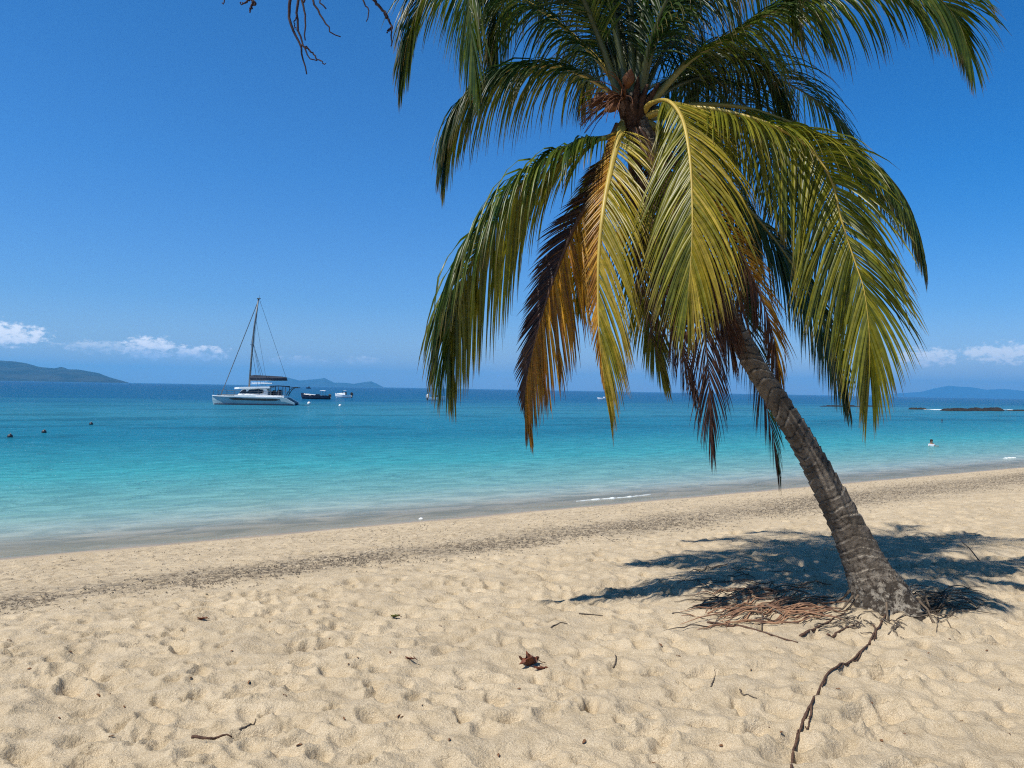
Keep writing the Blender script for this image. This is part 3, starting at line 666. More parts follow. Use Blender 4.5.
# --- upper left
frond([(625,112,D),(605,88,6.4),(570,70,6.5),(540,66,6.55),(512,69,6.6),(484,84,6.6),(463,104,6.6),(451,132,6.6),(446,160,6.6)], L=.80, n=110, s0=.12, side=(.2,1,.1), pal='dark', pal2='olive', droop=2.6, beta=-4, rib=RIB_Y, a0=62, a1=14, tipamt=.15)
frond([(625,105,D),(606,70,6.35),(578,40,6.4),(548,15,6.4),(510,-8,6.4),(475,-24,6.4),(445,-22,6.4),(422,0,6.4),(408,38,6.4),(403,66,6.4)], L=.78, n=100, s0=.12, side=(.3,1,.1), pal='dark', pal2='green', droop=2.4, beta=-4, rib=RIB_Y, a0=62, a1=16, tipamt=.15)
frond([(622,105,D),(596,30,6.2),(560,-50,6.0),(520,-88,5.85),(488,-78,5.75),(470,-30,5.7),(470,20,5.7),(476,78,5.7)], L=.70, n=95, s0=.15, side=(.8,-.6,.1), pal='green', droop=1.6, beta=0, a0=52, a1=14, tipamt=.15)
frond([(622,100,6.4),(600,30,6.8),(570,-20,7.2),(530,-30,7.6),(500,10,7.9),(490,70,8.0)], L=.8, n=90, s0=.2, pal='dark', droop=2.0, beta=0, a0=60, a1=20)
# --- upward fronds leaving the frame
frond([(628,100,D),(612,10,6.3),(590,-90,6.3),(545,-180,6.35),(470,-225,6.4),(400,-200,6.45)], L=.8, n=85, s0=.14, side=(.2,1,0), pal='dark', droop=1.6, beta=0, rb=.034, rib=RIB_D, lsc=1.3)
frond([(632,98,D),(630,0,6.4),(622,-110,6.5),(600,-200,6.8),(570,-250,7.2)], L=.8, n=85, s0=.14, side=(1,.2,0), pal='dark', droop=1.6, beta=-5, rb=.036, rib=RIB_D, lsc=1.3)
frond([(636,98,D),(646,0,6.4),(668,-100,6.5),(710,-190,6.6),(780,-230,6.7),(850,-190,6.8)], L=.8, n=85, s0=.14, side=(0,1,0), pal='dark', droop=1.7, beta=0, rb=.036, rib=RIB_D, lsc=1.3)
# --- upper right
frond([(640,100,D),(652,50,6.2),(672,5,6.1),(700,-38,6.0),(740,-60,5.95),(775,-40,5.9),(795,10,5.9)], L=.75, n=90, s0=.12, side=(.2,1,0), pal='dark', pal2='green', droop=2.0, beta=0, a0=60, a1=18)
frond([(645,105,D),(660,92,6.3),(690,60,6.25),(722,40,6.2),(760,18,6.15),(800,0,6.1),(850,-16,6.05),(900,-17,6.0),(938,-2,5.95),(958,22,5.95),(968,48,5.95)], L=.78, n=120, s0=.14, side=(.15,1,.0), side2=(.9,-.5,.2), pal='green', pal2='green', droop=1.7, beta=-10, jit=.6, rib=RIB_G, lab='long green frond reaching to the upper right corner', a0=58, a1=22, tipamt=.1, rb=.04, width=.034)
frond([(645,108,D),(668,85,6.5),(700,64,6.7),(735,58,6.9),(762,72,7.0),(780,95,7.05),(793,124,7.1)], L=.72, n=90, s0=.16, side=(.15,1,0), pal='dark', droop=2.4, beta=-5, a0=60, a1=14)
# --- big right
frond([(642,118,D),(662,112,6.2),(700,108,6.05),(740,115,5.85),(780,129,5.7),(812,150,5.55),(832,182,5.45),(842,222,5.38),(856,265,5.3),(864,290,5.25),(869,330,5.2),(870,368,5.2)], L=.84, n=125, s0=.13, side=(.30,-.95,.0), side2=(1,-.05,0), tdec=.45, pal='olive', pal2='olive', droop=.95, beta=-58, beta2=0, jit=.4, rib=RIB_Y, lab='largest yellow-green frond arching to the right with a fanned tip', a0=60, a1=20, tipamt=.1, width=.033, rb=.030, lfac=(1.0, .95))
frond([(645,115,D),(690,105,6.4),(745,108,6.4),(800,126,6.4),(850,148,6.35),(888,176,6.3),(912,212,6.3),(922,256,6.3)], L=.58, n=105, s0=.3, side=(.3,1,.1), side2=(.7,.7,0), pal='green', pal2='olive', droop=2.2, beta=-25, rib=RIB_G, a0=58, a1=16, tipamt=.25, tipcol=(.12,.06,.03))
frond([(645,122,D),(690,150,6.5),(735,195,6.7),(778,245,6.85),(808,292,6.9),(829,340,6.95),(844,392,7.0)], L=.72, n=110, s0=.15, side=(.5,.85,0), side2=(1,.3,0), pal='dark', pal2='dark', droop=2.0, beta=-3, rib=RIB_G, a0=58, a1=12, tipamt=.06, rb=.036, width=.038)
frond([(645,118,D),(700,115,6.8),(760,130,7.3),(805,175,7.7),(830,240,7.9),(838,300,8.0)], L=.75, n=90, s0=.2, side=(.8,-.6,0), pal='dark', droop=2.0, beta=0, a0=58, a1=18)
# --- hanging skirt round the trunk
frond([(640,130,D),(676,165,6.3),(708,205,6.35),(738,250,6.4),(760,295,6.45),(774,340,6.45),(780,392,6.45)], L=.48, n=95, s0=.15, side=(1,.3,0), pal='brown', pal2='gold', droop=1.6, beta=0, rib=RIB_B, dry=True, lab='brown dying frond hanging just right of the trunk', a0=44, a1=8, tipamt=.3, tipcol=(.06,.03,.02), wtw=15)
frond([(635,130,6.2),(652,165,6.05),(672,210,5.95),(690,262,5.9),(702,315,5.88),(708,365,5.85),(710,405,5.85),(712,440,5.85)], L=.56, n=80, s0=.2, side=(1,-.2,0), pal='purple', droop=1.5, beta=0, rib=RIB_B, dry=True, lab='dead dark brown frond hanging just left of the trunk', a0=42, a1=8, tipamt=0, miss=.10, width=.024)
frond([(632,130,6.25),(640,175,6.15),(652,225,6.1),(664,280,6.05),(678,335,6.05),(692,385,6.05)], L=.50, n=90, s0=.15, side=(1,-.3,0), pal='purple', pal2='brown', droop=1.4, beta=0, rib=RIB_B, dry=True, a0=44, a1=10, tipamt=0, width=.026)
frond([(630,130,6.35),(632,180,6.4),(636,235,6.45),(644,290,6.5),(655,345,6.5),(664,375,6.5)], L=.50, n=85, s0=.15, side=(1,.2,0), pal='olive', pal2='olive', droop=1.3, beta=0, rib=RIB_B, a0=44, a1=12, tipamt=.12)
frond([(645,128,D),(690,180,6.55),(722,250,6.65),(746,320,6.7),(763,390,6.72),(774,440,6.72),(778,468,6.72)], L=.50, n=80, s0=.18, side=(1,.3,0), pal='purple', pal2='dark', droop=1.3, beta=0, rib=RIB_B, dry=True, a0=40, a1=8, miss=.1, width=.024)
frond([(640,128,6.25),(660,170,6.1),(684,215,6.0),(706,262,5.95),(722,312,5.92),(732,352,5.92)], L=.52, n=90, s0=.15, side=(1,-.2,0), pal='purple', pal2='brown', droop=1.5, beta=0, rib=RIB_B, dry=True, a0=42, a1=10, tipamt=0, width=.026)
frond([(625,128,D),(606,160,6.5),(590,205,6.6),(582,255,6.65),(580,300,6.7)], L=.42, n=70, s0=.2, side=(1,.2,0), pal='olive', pal2='green', droop=1.4, beta=0, a0=44, a1=12)
# --- back fronds
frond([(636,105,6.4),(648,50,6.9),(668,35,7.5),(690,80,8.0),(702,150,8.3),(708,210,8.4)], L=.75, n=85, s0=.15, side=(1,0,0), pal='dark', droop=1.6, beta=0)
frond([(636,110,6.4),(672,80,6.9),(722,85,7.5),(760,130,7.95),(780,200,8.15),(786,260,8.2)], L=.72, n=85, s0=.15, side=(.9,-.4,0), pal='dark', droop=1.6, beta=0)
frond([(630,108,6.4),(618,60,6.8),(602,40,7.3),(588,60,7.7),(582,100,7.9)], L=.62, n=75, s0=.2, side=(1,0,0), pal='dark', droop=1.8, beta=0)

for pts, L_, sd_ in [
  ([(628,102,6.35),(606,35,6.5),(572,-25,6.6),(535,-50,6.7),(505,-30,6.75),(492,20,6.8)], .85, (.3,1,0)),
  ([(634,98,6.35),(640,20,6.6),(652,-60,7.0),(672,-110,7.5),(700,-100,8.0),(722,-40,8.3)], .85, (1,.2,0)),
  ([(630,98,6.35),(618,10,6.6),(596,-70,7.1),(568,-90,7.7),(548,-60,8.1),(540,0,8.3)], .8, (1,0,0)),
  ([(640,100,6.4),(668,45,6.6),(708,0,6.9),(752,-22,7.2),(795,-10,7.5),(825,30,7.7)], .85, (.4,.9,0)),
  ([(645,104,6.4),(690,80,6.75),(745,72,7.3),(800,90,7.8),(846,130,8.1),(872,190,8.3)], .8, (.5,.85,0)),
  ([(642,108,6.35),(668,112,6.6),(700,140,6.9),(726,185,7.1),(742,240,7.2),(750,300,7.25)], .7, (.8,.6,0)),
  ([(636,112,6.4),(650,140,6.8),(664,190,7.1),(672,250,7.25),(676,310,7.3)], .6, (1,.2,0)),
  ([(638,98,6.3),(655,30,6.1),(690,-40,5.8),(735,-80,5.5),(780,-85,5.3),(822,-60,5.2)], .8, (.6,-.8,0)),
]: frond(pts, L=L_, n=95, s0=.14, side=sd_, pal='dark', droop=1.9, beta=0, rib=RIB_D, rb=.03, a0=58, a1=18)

# trunk
TP = [(893,634,5.80),(884,606,5.86),(872,580,5.92),(850,532,5.98),(828,489,6.0),(804,444,6.05),(778,402,6.1),(752,361,6.12),(722,303,6.15),(690,235,6.2),(660,172,6.25),(640,128,6.3),(632,96,6.32)]
tc_, TL = catmull([tuple(P(*p) - PALM_LOC) for p in TP], 520)
sN = np.linspace(0, 1, 520); arc = sN*TL
Rt = np.interp(arc, [0,.10,.22,.36,.55,.9,1.4,2.0,2.6,3.4,TL], [.33,.285,.225,.185,.148,.120,.098,.083,.075,.074,.085])
Tt = np.gradient(tc_, axis=0); Tt /= np.linalg.norm(Tt, axis=1)[:, None]
NA = 96; ref = np.array([1., 0, 0]); tv = np.zeros((520, NA, 3)); ringv = np.zeros((520, NA))
# scar rings: irregular spacing along the trunk
ring = [0.35]
while ring[-1] < TL: ring.append(ring[-1] + random.uniform(.04, .12))
ring = np.array(ring)
th = np.arange(NA)*2*PI/NA
for i in range(520):
    a = ref - Tt[i]*ref.dot(Tt[i]); a /= np.linalg.norm(a); ref = a; b = np.cross(Tt[i], a)
    tilt = .045*np.sin(th + 1.6*np.sin(arc[i]*3.1)) + .022*np.sin(2*th+arc[i]*4) + .022*vnoise(th*1.3, np.full(NA, arc[i]*4), 31)
    sa_ = arc[i] + tilt
    k = np.clip(np.searchsorted(ring, sa_), 1, len(ring)-1); ph = (sa_-ring[k-1])/(ring[k]-ring[k-1]); ph = np.clip(ph, 0, 1)
    prof = (ph**3)*.010 - .006*np.exp(-((ph-.06)/.08)**2)
    rough = .006*fbm(th*4.0*1.0, np.full(NA, arc[i]*22), 37, 3) + .005*fbm(np.cos(th)*3+9, np.full(NA, arc[i]*5)+np.sin(th)*3, 41, 3)
    basebark = np.clip((.75-arc[i])/.5, 0, 1)
    chunky = basebark*(.022*fbm(np.cos(th)*6+5, arc[i]*16+np.sin(th)*6, 47, 4) + .018*np.abs(vnoise(np.cos(th)*9, arc[i]*6+np.sin(th)*9, 53)))
    flare = 1 + basebark**2*.14*np.sin(th*5+1)*np.clip((.3-arc[i])/.3, 0, 1)
    r_ = Rt[i]*flare + prof*(1-.5*basebark) + rough + chunky
    tv[i] = tc_[i][None] + a[None]*np.cos(th)[:, None]*r_[:, None] + b[None]*np.sin(th)[:, None]*r_[:, None]
    ringv[i] = ph
fs = [(i*NA+j, i*NA+(j+1) % NA, (i+1)*NA+(j+1) % NA, (i+1)*NA+j) for i in range(519) for j in range(NA)]
BARK, t, out = newmat('palm_bark')
tco = t.node('ShaderNodeTexCoord').outputs['Object']
ph = t.node('ShaderNodeAttribute', attribute_name='scar').outputs['Fac']; ar = t.node('ShaderNodeAttribute', attribute_name='along').outputs['Fac']
c = t.mix(t.smooth(t.noise(tco, 7, 6, .65), .35, .65), (.17, .14, .11), (.085, .068, .052))
c = t.mix(t.math('MULTIPLY', t.smooth(ph, .74, .95), t.smooth(t.noise(tco, 5, 3), .46, .56)), c, (.34, .29, .23))
c = t.mix(t.math('MULTIPLY', t.smooth(ph, .16, .03), .8), c, (.03, .023, .018))
c = t.mix(t.smooth(t.noise(tco, 28, 5, .7), .55, .68), c, (.035, .028, .022))
lowb = t.math('MULTIPLY', t.smooth(ar, .75, .25), t.smooth(t.noise(tco, 16, 5, .7), .45, .58))
c = t.mix(lowb, c, (.27, .235, .19))
c = t.mix(t.math('MULTIPLY', t.smooth(ar, 1.0, .3), t.smooth(t.noise(tco, 20, 5, .75, .6), .52, .58)), c, (.04, .03, .024))
nmh = t.math('ADD', t.noise(tco, 45, 6, .7), t.math('MULTIPLY', t.noise(tco, 14, 4, .6), .8))
t.l.new(principled(t, c, .9, .2, t.bump(nmh, 1.0, .012)).outputs[0], out.inputs[0])
tr_ = mesh('trunk', tv.reshape(-1, 3), fs, BARK, palm)
for nme, arr in (('scar', ringv.ravel()), ('along', np.repeat(arc, NA))):
    at = tr_.data.attributes.new(nme, 'FLOAT', 'POINT'); at.data.foreach_set('value', arr.astype(np.float32))
# base roots / fibres
ROOTM = simple('root_fibre', (.16, .12, .085), (.07, .05, .035), .9, .2, 14, .004)
for i in range(9):
    a = random.uniform(0, 2*PI); rr_ = .24 + random.uniform(-.03, .05); c0 = V(math.cos(a)*rr_, math.sin(a)*rr_, 0)
    ln = random.uniform(.08, .26); pts = []
    for k in range(5):
        f = k/4; x = c0.x + math.cos(a + random.uniform(-.2, .2))*ln*f; y = c0.y + math.sin(a)*ln*f
        z = H(PALM_LOC.x+x, PALM_LOC.y+y)-PALM_LOC.z
        pts.append((x, y, max(z, z+.10*(1-f)**2 - .008*f)))
    q = MB().tube(pts, [.009, .008, .007, .005, .002], 6); mesh('root', q.v, q.f, ROOTM, palm)
# crown heart: fibre sheaths, spathes and flower stalks
FIB = simple('fibre_sheath', (.07, .035, .02), (.03, .015, .01), .9, .2, 30, .008); ORG = simple('orange_brown_spathe', (.15, .06, .02), (.08, .03, .014), .6, .3, 12, .002)
cr = P(634, 100, 6.3) - PALM_LOC
for i in range(15):
    a = 2*PI*i/15+.2+random.uniform(-.2,.2); hh = random.uniform(.26, .42); ww = random.uniform(.035, .07); d = V(math.cos(a), math.sin(a)*1.0, 0); secs = []
    for k in range(7):
        f = k/6; w = ww*(1-f)**.6 + .008 + random.uniform(-.006, .006); cen = cr + V(0, 0, -.28) + d*(.07+.13*f**1.6) + V(random.uniform(-.008,.008), 0, hh*f)
        sdv = V(-d.y, d.x, 0)
        secs.append([cen - sdv*w + d*-.01, cen + d*.016, cen + sdv*w - d*.01, cen - d*.014])
    q = MB().loft(secs); mesh('leaf_sheath', q.v, q.f, FIB, palm)
for (px, py, d_, L_, ax, ay, az) in ((629,76,6.12,.20,.05,-.25,.5),(611,106,6.1,.17,-.3,-.3,-.1),(598,98,6.2,.15,-.45,-.1,-.2)):
    p0 = P(px, py, d_)-PALM_LOC; ax_ = V(ax, ay, az).normalized(); pts = [p0 + ax_*(f-.5)*L_ + V(0, 0, -.05*f*f) for f in np.linspace(0, 1, 9)]
    q = MB().tube(pts, [.008,.03,.045,.052,.05,.042,.03,.016,.004], 10, True, .8); mesh('spathe', q.v, q.f, ORG, palm)
q = MB()
for i in range(46):
    a = random.uniform(PI*.75, PI*1.5); p0 = cr + V(-.1, -.15, -.05); d = V(math.cos(a), math.sin(a)*.7, random.uniform(-.3, .6)).normalized(); pts = []
    pp_ = p0.copy()
    for k in range(8): pts.append(pp_.copy()); pp_ += d*.06; d = (d + V(random.uniform(-.15, .15), random.uniform(-.15, .15), -.16)).normalized()
    q.tube(pts, [.006,.005,.005,.004,.004,.003,.003,.002], 5)
mesh('flower_stalk', q.v, q.f, ORG, palm)

# ------------------------------------------------------------------ bare tree whose twigs hang in at the top
TWIG = simple('bare_twig_bark', (.035, .022, .03), (.06, .042, .045), .85, .2, 20, .002)
bt = thing('bare_tree', 'leafless tree whose dark twigs hang in at the top, left of the palm', 'tree', (-2.6, -1.6, H(-2.6, -1.6)))
B0 = Vector(bt.location)
trk = MB().tube([V(0,0,-.15), V(.05,.05,.8), V(.0,.15,1.6), V(.2,.4,2.3), V(.5,.9,2.85)], [.20,.15,.13,.11,.085], 14); mesh('trunk', trk.v, trk.f, TWIG, bt)
DT = 2.2
def tw(parent, pts, r0, r1, name='twig'):
    pts = [p if isinstance(p, Vector) else (P(p[0], p[1], p[2] if len(p) > 2 else DT) - B0) for p in pts]
    c, L = catmull([tuple(p) for p in pts], 26); w = [tuple(np.array(x) + rng.normal(0, .0016, 3)) for x in c]
    q = MB().tube(w, [r0 + (r1-r0)*i/25 for i in range(26)], 6); return mesh(name, q.v, q.f, TWIG, parent)
limb = tw(bt, [V(.5,.9,2.85), V(.9,1.8,3.0), (235,-210,1.6), (270,-150,2.0), (300,-85,2.2)], .05, .014, 'branch')
l2 = tw(bt, [(270,-150,2.0), (320,-120,2.1), (345,-60,2.2), (371,-3,2.2)], .016, .0045, 'branch')
l3 = tw(bt, [(235,-210,1.6), (225,-120,2.0), (240,-50,2.15), (252,-2,2.2)], .016, .004, 'branch')
for par, pts, a_, b_ in [
  (limb, [(300,-85),(293,-40),(290,0),(289,19),(294.6,32),(301,45),(303,58),(306.5,73)], .008, .0018),
  (limb, [(301,45),(307.5,48),(316,57),(324.7,64)], .0032, .0015),
  (limb, [(300,-85),(299,-40),(298,0),(297,15),(298,28),(303,43),(309.7,58),(317,60)], .007, .0016),
  (limb, [(300,-85),(302,-30),(302,0),(305,13),(305.4,28),(305.4,41)], .006, .0018),
  (limb, [(300,-85),(306,-30),(304,0),(303,4)], .006, .003),
  (limb, [(300,-85),(308,-30),(313,0),(320,15),(329,28),(330,33),(340,36.5)], .006, .0016),
  (limb, [(300,-85),(312,-25),(319,0),(323,5),(326,9)], .005, .002),
  (l2, [(371,-3),(378,6),(385,13),(389,20),(391,28),(392,38),(391,46)], .0048, .0016),
  (l2, [(385,13),(387,18),(390,22)], .003, .0015), (l2, [(391,28),(388,31),(387,32)], .0022, .0012),
  (l2, [(345,-60),(357,-20),(363,0),(366,7),(369,11),(366,22)], .005, .0014),
  (l3, [(252,-2),(253,4),(251,8),(249.5,12)], .004, .002), (l3, [(252,-2),(246,2),(243,4),(240,3)], .0035, .0015), (l3, [(252,1),(255,3),(255,5)], .003, .0015),
  (l3, [(240,-50),(230,-15),(225,0),(223,4),(221,3)], .005, .0015), (l3, [(297,15),(294,22),(296,30)], .002, .001)]:
    tw(par, pts, a_, b_)

# ------------------------------------------------------------------ things on the sand
DRYB = simple('dry_brown', (.20, .10, .05), (.10, .045, .025), .8, .2, 25, .003)
VINE = simple('creeping_root_bark', (.13, .075, .05), (.07, .04, .03), .85, .2, 40, .003)
STRAW = simple('dry_spikelet', (.36, .20, .115), (.17, .095, .062), .8, .25, 12, .002)
GREYT = simple('grey_twig', (.16, .13, .10), (.09, .07, .055), .85, .2, 20, .002)
LEAFB = simple('rust_brown_leaf', (.17, .05, .022), (.085, .028, .016), .6, .35, 18, .004)
LEAFG = simple('fresh_green_leaf', (.16, .16, .03), (.05, .05, .02), .5, .35, 30, .002)
def ontube(pts, r, mat, label, cat, name, lift=.006, wob=.004, n=60, group=None, r1=None):
    g = [G(*p[:2]) + V(0, 0, p[2] if len(p) > 2 else 0) for p in pts]
    c, L = catmull([tuple(p) for p in g], n); org = Vector(c[0]); w = []
    arc_ = [p[2] if len(p) > 2 else 0 for p in pts]; lifts = np.interp(np.linspace(0, 1, n), np.linspace(0, 1, len(pts)), arc_)
    for i, x in enumerate(c):
        xx = x[0] + rng.normal(0, wob); yy = x[1] + rng.normal(0, wob); zz = H(xx, yy) + lift + lifts[i]
        w.append(V(xx, yy, zz) - org)
    for k in range(4):
        z = [p.z for p in w]
        for i in range(1, len(w)-1): w[i].z = max((z[i-1]+z[i]+z[i+1])/3, z[i]-.004)
    rs = [r + ((r1 if r1 is not None else r*.4)-r)*i/(n-1) for i in range(n)]
    q = MB().tube(w, rs, 7); o = mesh(name, q.v, q.f, mat); o.location = org
    return tag(o, label, cat, group)
vn = thing('creeping_root', 'long brown creeping root snaking from the palm base down over the sand', 'root', tuple(G(884.7, 619.7)))
def vroot(pts, r0, r1, seed):
    o = ontube(pts, r0, VINE, None, None, 'strand', .009, .0010, 110, None, r1); o.location = Vector(o.location) - Vector(vn.location); o.parent = vn
vroot([(884.7,619.7),(880,627),(873.8,636),(866,648),(856,659),(847.5,664.5),(838,667),(832,671),(826,677),(823.5,683),(818,696),(809,709),(802.7,722.5),(797,738),(793,753),(791.7,768),(790,790),(784,820)], .0068, .006, 1)
vroot([(876,632),(870,643),(860,656),(850,663),(842,668),(838,670)], .0052, .003, 2)
vroot([(826,677),(824,685),(822,688)], .006, .003, 3)
vroot([(811,706),(811,716),(808,727),(805,729)], .006, .003, 4)
vroot([(814,702),(807,712),(801,726),(796,742)], .0045, .003, 5)
vroot([(873,626),(876,632),(874,641)], .006, .003, 6)
sticks = [
 ([(800,636.6),(822,625),(845,613)], .011, 'brown stick lying in the sand, the upper of two parallel ones by the palm litter'),
 ([(827.7,635),(843,630),(859,623)], .010, 'brown stick lying in the sand, the lower of two parallel ones by the palm litter'),
 ([(707,623),(725,626),(751,629),(775,636),(797.6,643)], .010, 'long curved brown stalk below the reddish palm litter'),
 ([(672,614),(690,615),(700,618),(712,623)], .006, 'thin pale stalk left of the reddish palm litter'),
 ([(838,617),(852,618),(861,616)], .006, 'short thin stick right of the reddish palm litter'),
 ([(888,635),(897,634),(904,639)], .005, 'tiny bent twig on the sand below the palm base'),
 ([(918,608),(926,615),(935,621)], .007, 'short dark stick poking out right of the palm base'),
 ([(936,613),(948,624),(960,634)], .006, 'thin straight twig on the sand right of the palm base'),
 ([(938,616),(937,625),(936,632)], .005, 'short upright twig beside the thin straight twig'),
 ([(192,738),(208,739),(220,737),(232,738)], .009, 'crooked grey twig in the lower left sand'),
 ([(239,730),(247,727),(256,719)], .005, 'thin hooked twig above the crooked grey twig'),
 ([(579,614),(592,615),(603,616)], .006, 'small straight twig left of the palm shadow'),
 ([(613,668),(616,662),(615,655)], .005, 'dark short twig right of the brown leaf'),
 ([(740,690),(748,695),(757,699)], .005, 'short brown twig left of the creeping root'),
 ([(711,687),(714,680),(715,673)], .004, 'thin v-shaped twig in the open sand'),
 ([(551,628),(560,623),(567,624)], .005, 'faint curved twig above the brown leaf'),
]
for pts, r, lab in sticks: ontube(pts, r, VINE if r > .0085 else GREYT, lab, 'stick', 'twig', .004, .0012, 30, 'sticks and twigs lying on the sand')
p0 = G(981.6, 560.6); p1 = P(958, 538.6, p0.y*1.02)
q = MB().tube([V(0,0,-.03), (p1-p0)*.5+V(0,0,.01), p1-p0], [.007,.006,.003], 6); o = mesh('twig', q.v, q.f, GREYT); o.location = p0; tag(o, 'thin stick standing up at a slant in the far right shade', 'stick', 'sticks and twigs lying on the sand')
# litter of dry spikelets left of the trunk
def litter(name, label, mat, n, cx, cy, sx, sy, dirx, diry, ln, r, seed, spread=.35, lift=.05, curve=.25):
    rg = random.Random(seed); q = MB()
    for i in range(n):
        px = rg.gauss(cx, sx); py = rg.gauss(cy, sy); py = min(max(py, cy-2.2*sy), cy+2.2*sy); px = min(max(px, cx-2*sx), cx+1.6*sx)
        g = G(px, py); a = math.atan2(diry, dirx)+rg.gauss(0, spread); L = ln*rg.uniform(.4, 1.2); l0 = rg.uniform(0, lift); cv = rg.gauss(0, curve); pts = []
        x, y = g.x - math.cos(a)*L/2, g.y - math.sin(a)*L/2
        for k in range(8):
            pts.append((x, y, H(x, y) + .005 + l0*math.sin(PI*k/7)**.6 + rg.uniform(0, .004))); a += cv*L/3; x += math.cos(a)*L/7; y += math.sin(a)*L/7
        q.tube(pts, [r*.7, r, r, r, r*.9, r*.8, r*.6, r*.35], 5)
    return tag(mesh(name, q.v, q.f, mat), label, None, None, 'stuff')
litter('spikelet_litter', 'heap of reddish dry palm spikelets left of the trunk base', STRAW, 90, 772, 608, 30, 9, -1, -.38, .50, .0055, 1, .26, .03)
litter('spikelet_litter', 'thin scatter of dry spikelets in the palm shade', GREYT, 60, 735, 598, 28, 14, -1, -.2, .4, .005, 2, .5, .02)
litter('dry_straw', 'thin dry straw fanning out right of the trunk base', GREYT, 70, 935, 603, 20, 7, 1, -.15, .38, .0045, 3, .45, .03)
litter('dry_straw', 'fine brown fibres on the mound under the palm', GREYT, 55, 850, 622, 30, 8, 1, .1, .14, .004, 5, 1.0, .01)
# curled leaves
def curled(name, px, py, ln, wd, az, mat, label, cat, lobes=True, lift=.012):
    g = G(px, py); n, m_ = 22, 9; vs = []
    for i in range(n):
        s = i/(n-1); w = wd*math.sin(PI*min(1, s*.93+.04))**.7*(1+(.28*math.sin(s*17) if lobes else 0))
        for j in range(m_):
            q_ = j/(m_-1)*2-1
            x = (s-.5)*ln + .012*math.sin(q_*5+s*9); y = q_*w
            z = lift + abs(q_)**1.6*wd*.75 + .02*math.sin(s*9+q_*3)*(1 if lobes else .2) + .25*ln*(s-.5)**2
            ca_, sa2 = math.cos(az), math.sin(az); vs.append((x*ca_-y*sa2, x*sa2+y*ca_, z))
    fs = [(i*m_+j, i*m_+j+1, (i+1)*m_+j+1, (i+1)*m_+j) for i in range(n-1) for j in range(m_-1)]
    t_ = thing(name, label, cat, tuple(g)) if True else None
    o = mesh('blade', vs, fs, mat, t_); sd = o.modifiers.new('thick', 'SOLIDIFY'); sd.thickness = .0018
    q = MB().tube([(math.cos(az)*(ln*.46), math.sin(az)*ln*.46, lift+.02), (math.cos(az)*ln*.75, math.sin(az)*ln*.72, .012), (math.cos(az)*ln*.98, math.sin(az)*ln*.9, .006)], [.003,.0025,.002], 6); mesh('stalk', q.v, q.f, DRYB, t_)
    return t_
curled('fallen_leaf', 529, 665, .11, .05, .3, LEAFB, 'crumpled rust-brown dead leaf alone in the middle of the sand', 'leaf')
curled('fallen_leaf', 540, 670, .07, .016, -.1, LEAFB, 'narrow dark leaf strip lying against the crumpled brown leaf', 'leaf', False, .006)
curled('fallen_leaf', 395, 618, .055, .02, .2, LEAFG, 'small yellow-green leaf on the sand left of centre', 'leaf', False, .008)
curled('fallen_leaf', 410, 660, .05, .010, -.3, LEAFB, 'small thin brown leaf on the sand left of the crumpled leaf', 'leaf', False, .006)
curled('fallen_leaf', 202, 620, .06, .016, .1, LEAFB, 'small dark leaf on the left sand near the litter band', 'leaf', False, .006)
# white shell-like lump on the wet edge and tiny bits
q = MB().loft([[(.10*math.cos(a)*s, .06*math.sin(a)*s, z) for a in np.linspace(0, 2*PI, 10, endpoint=False)] for s, z in ((.45,0),(.55,.015),(.42,.035),(.15,.05))])
o = mesh('white_shell', q.v, q.f, WHITE); o.location = G(421, 519.4); tag(o, 'small white shell lying at the edge of the water', 'shell')
bits = [(397,619),(478,617),(517,617),(440,628),(392,651),(400,716),(423,705),(462,689),(583,744),(575,644),(100,670),(29,668),(128,662),(191,679),(248,682),(286,698),(109,695),(97,697),(125,708),(347,663),(357,665),(398,716),(8,642),(70,651),(316,606),(270,621),(110,737),(660,644),(703,640),(640,700),(690,726),(720,745),(768,728),(781,733),(751,670),(905,660),(930,655),(952,668),(985,650),(1000,690),(960,720),(905,735),(870,705),(880,742),(1010,735),(680,655),(840,690),(948,640),(775,652),(655,760),(520,690),(300,745),(60,720),(160,715),(330,640),(230,650),(345,720),(450,740),(500,755),(620,725)]
proto = None
for i, (px, py) in enumerate(bits):
    g = G(px + random.uniform(-2, 2), py + random.uniform(-2, 2), .003)
    if proto is None:
        vs = []; 
        for k in range(6):
            f = k/5; w = .007*math.sin(PI*(f*.9+.05)); vs += [(f*.04-.02, -w, .002+.008*math.sin(f*4)), (f*.04-.02, 0, .006*f+.001), (f*.04-.02, w, .007*math.sin(f*3))]
        fs = [(k*3+j, k*3+j+1, (k+1)*3+j+1, (k+1)*3+j) for k in range(5) for j in range(2)]
        o = proto = mesh('leaf_fragment', vs, fs, DRYB); md = o.modifiers.new('thick', 'SOLIDIFY'); md.thickness = .002
    else: o = proto.copy(); COL.objects.link(o)
    o.location = g; o.rotation_euler = (random.uniform(-.4, .4), random.uniform(-.4, .4), random.uniform(0, 6.28)); s = random.uniform(.3, .75); o.scale = (s, s*random.uniform(.7, 1.6), s)
    tag(o, 'tiny dark dry leaf fragment scattered on the open sand', 'leaf fragment', 'tiny leaf fragments scattered over the sand')
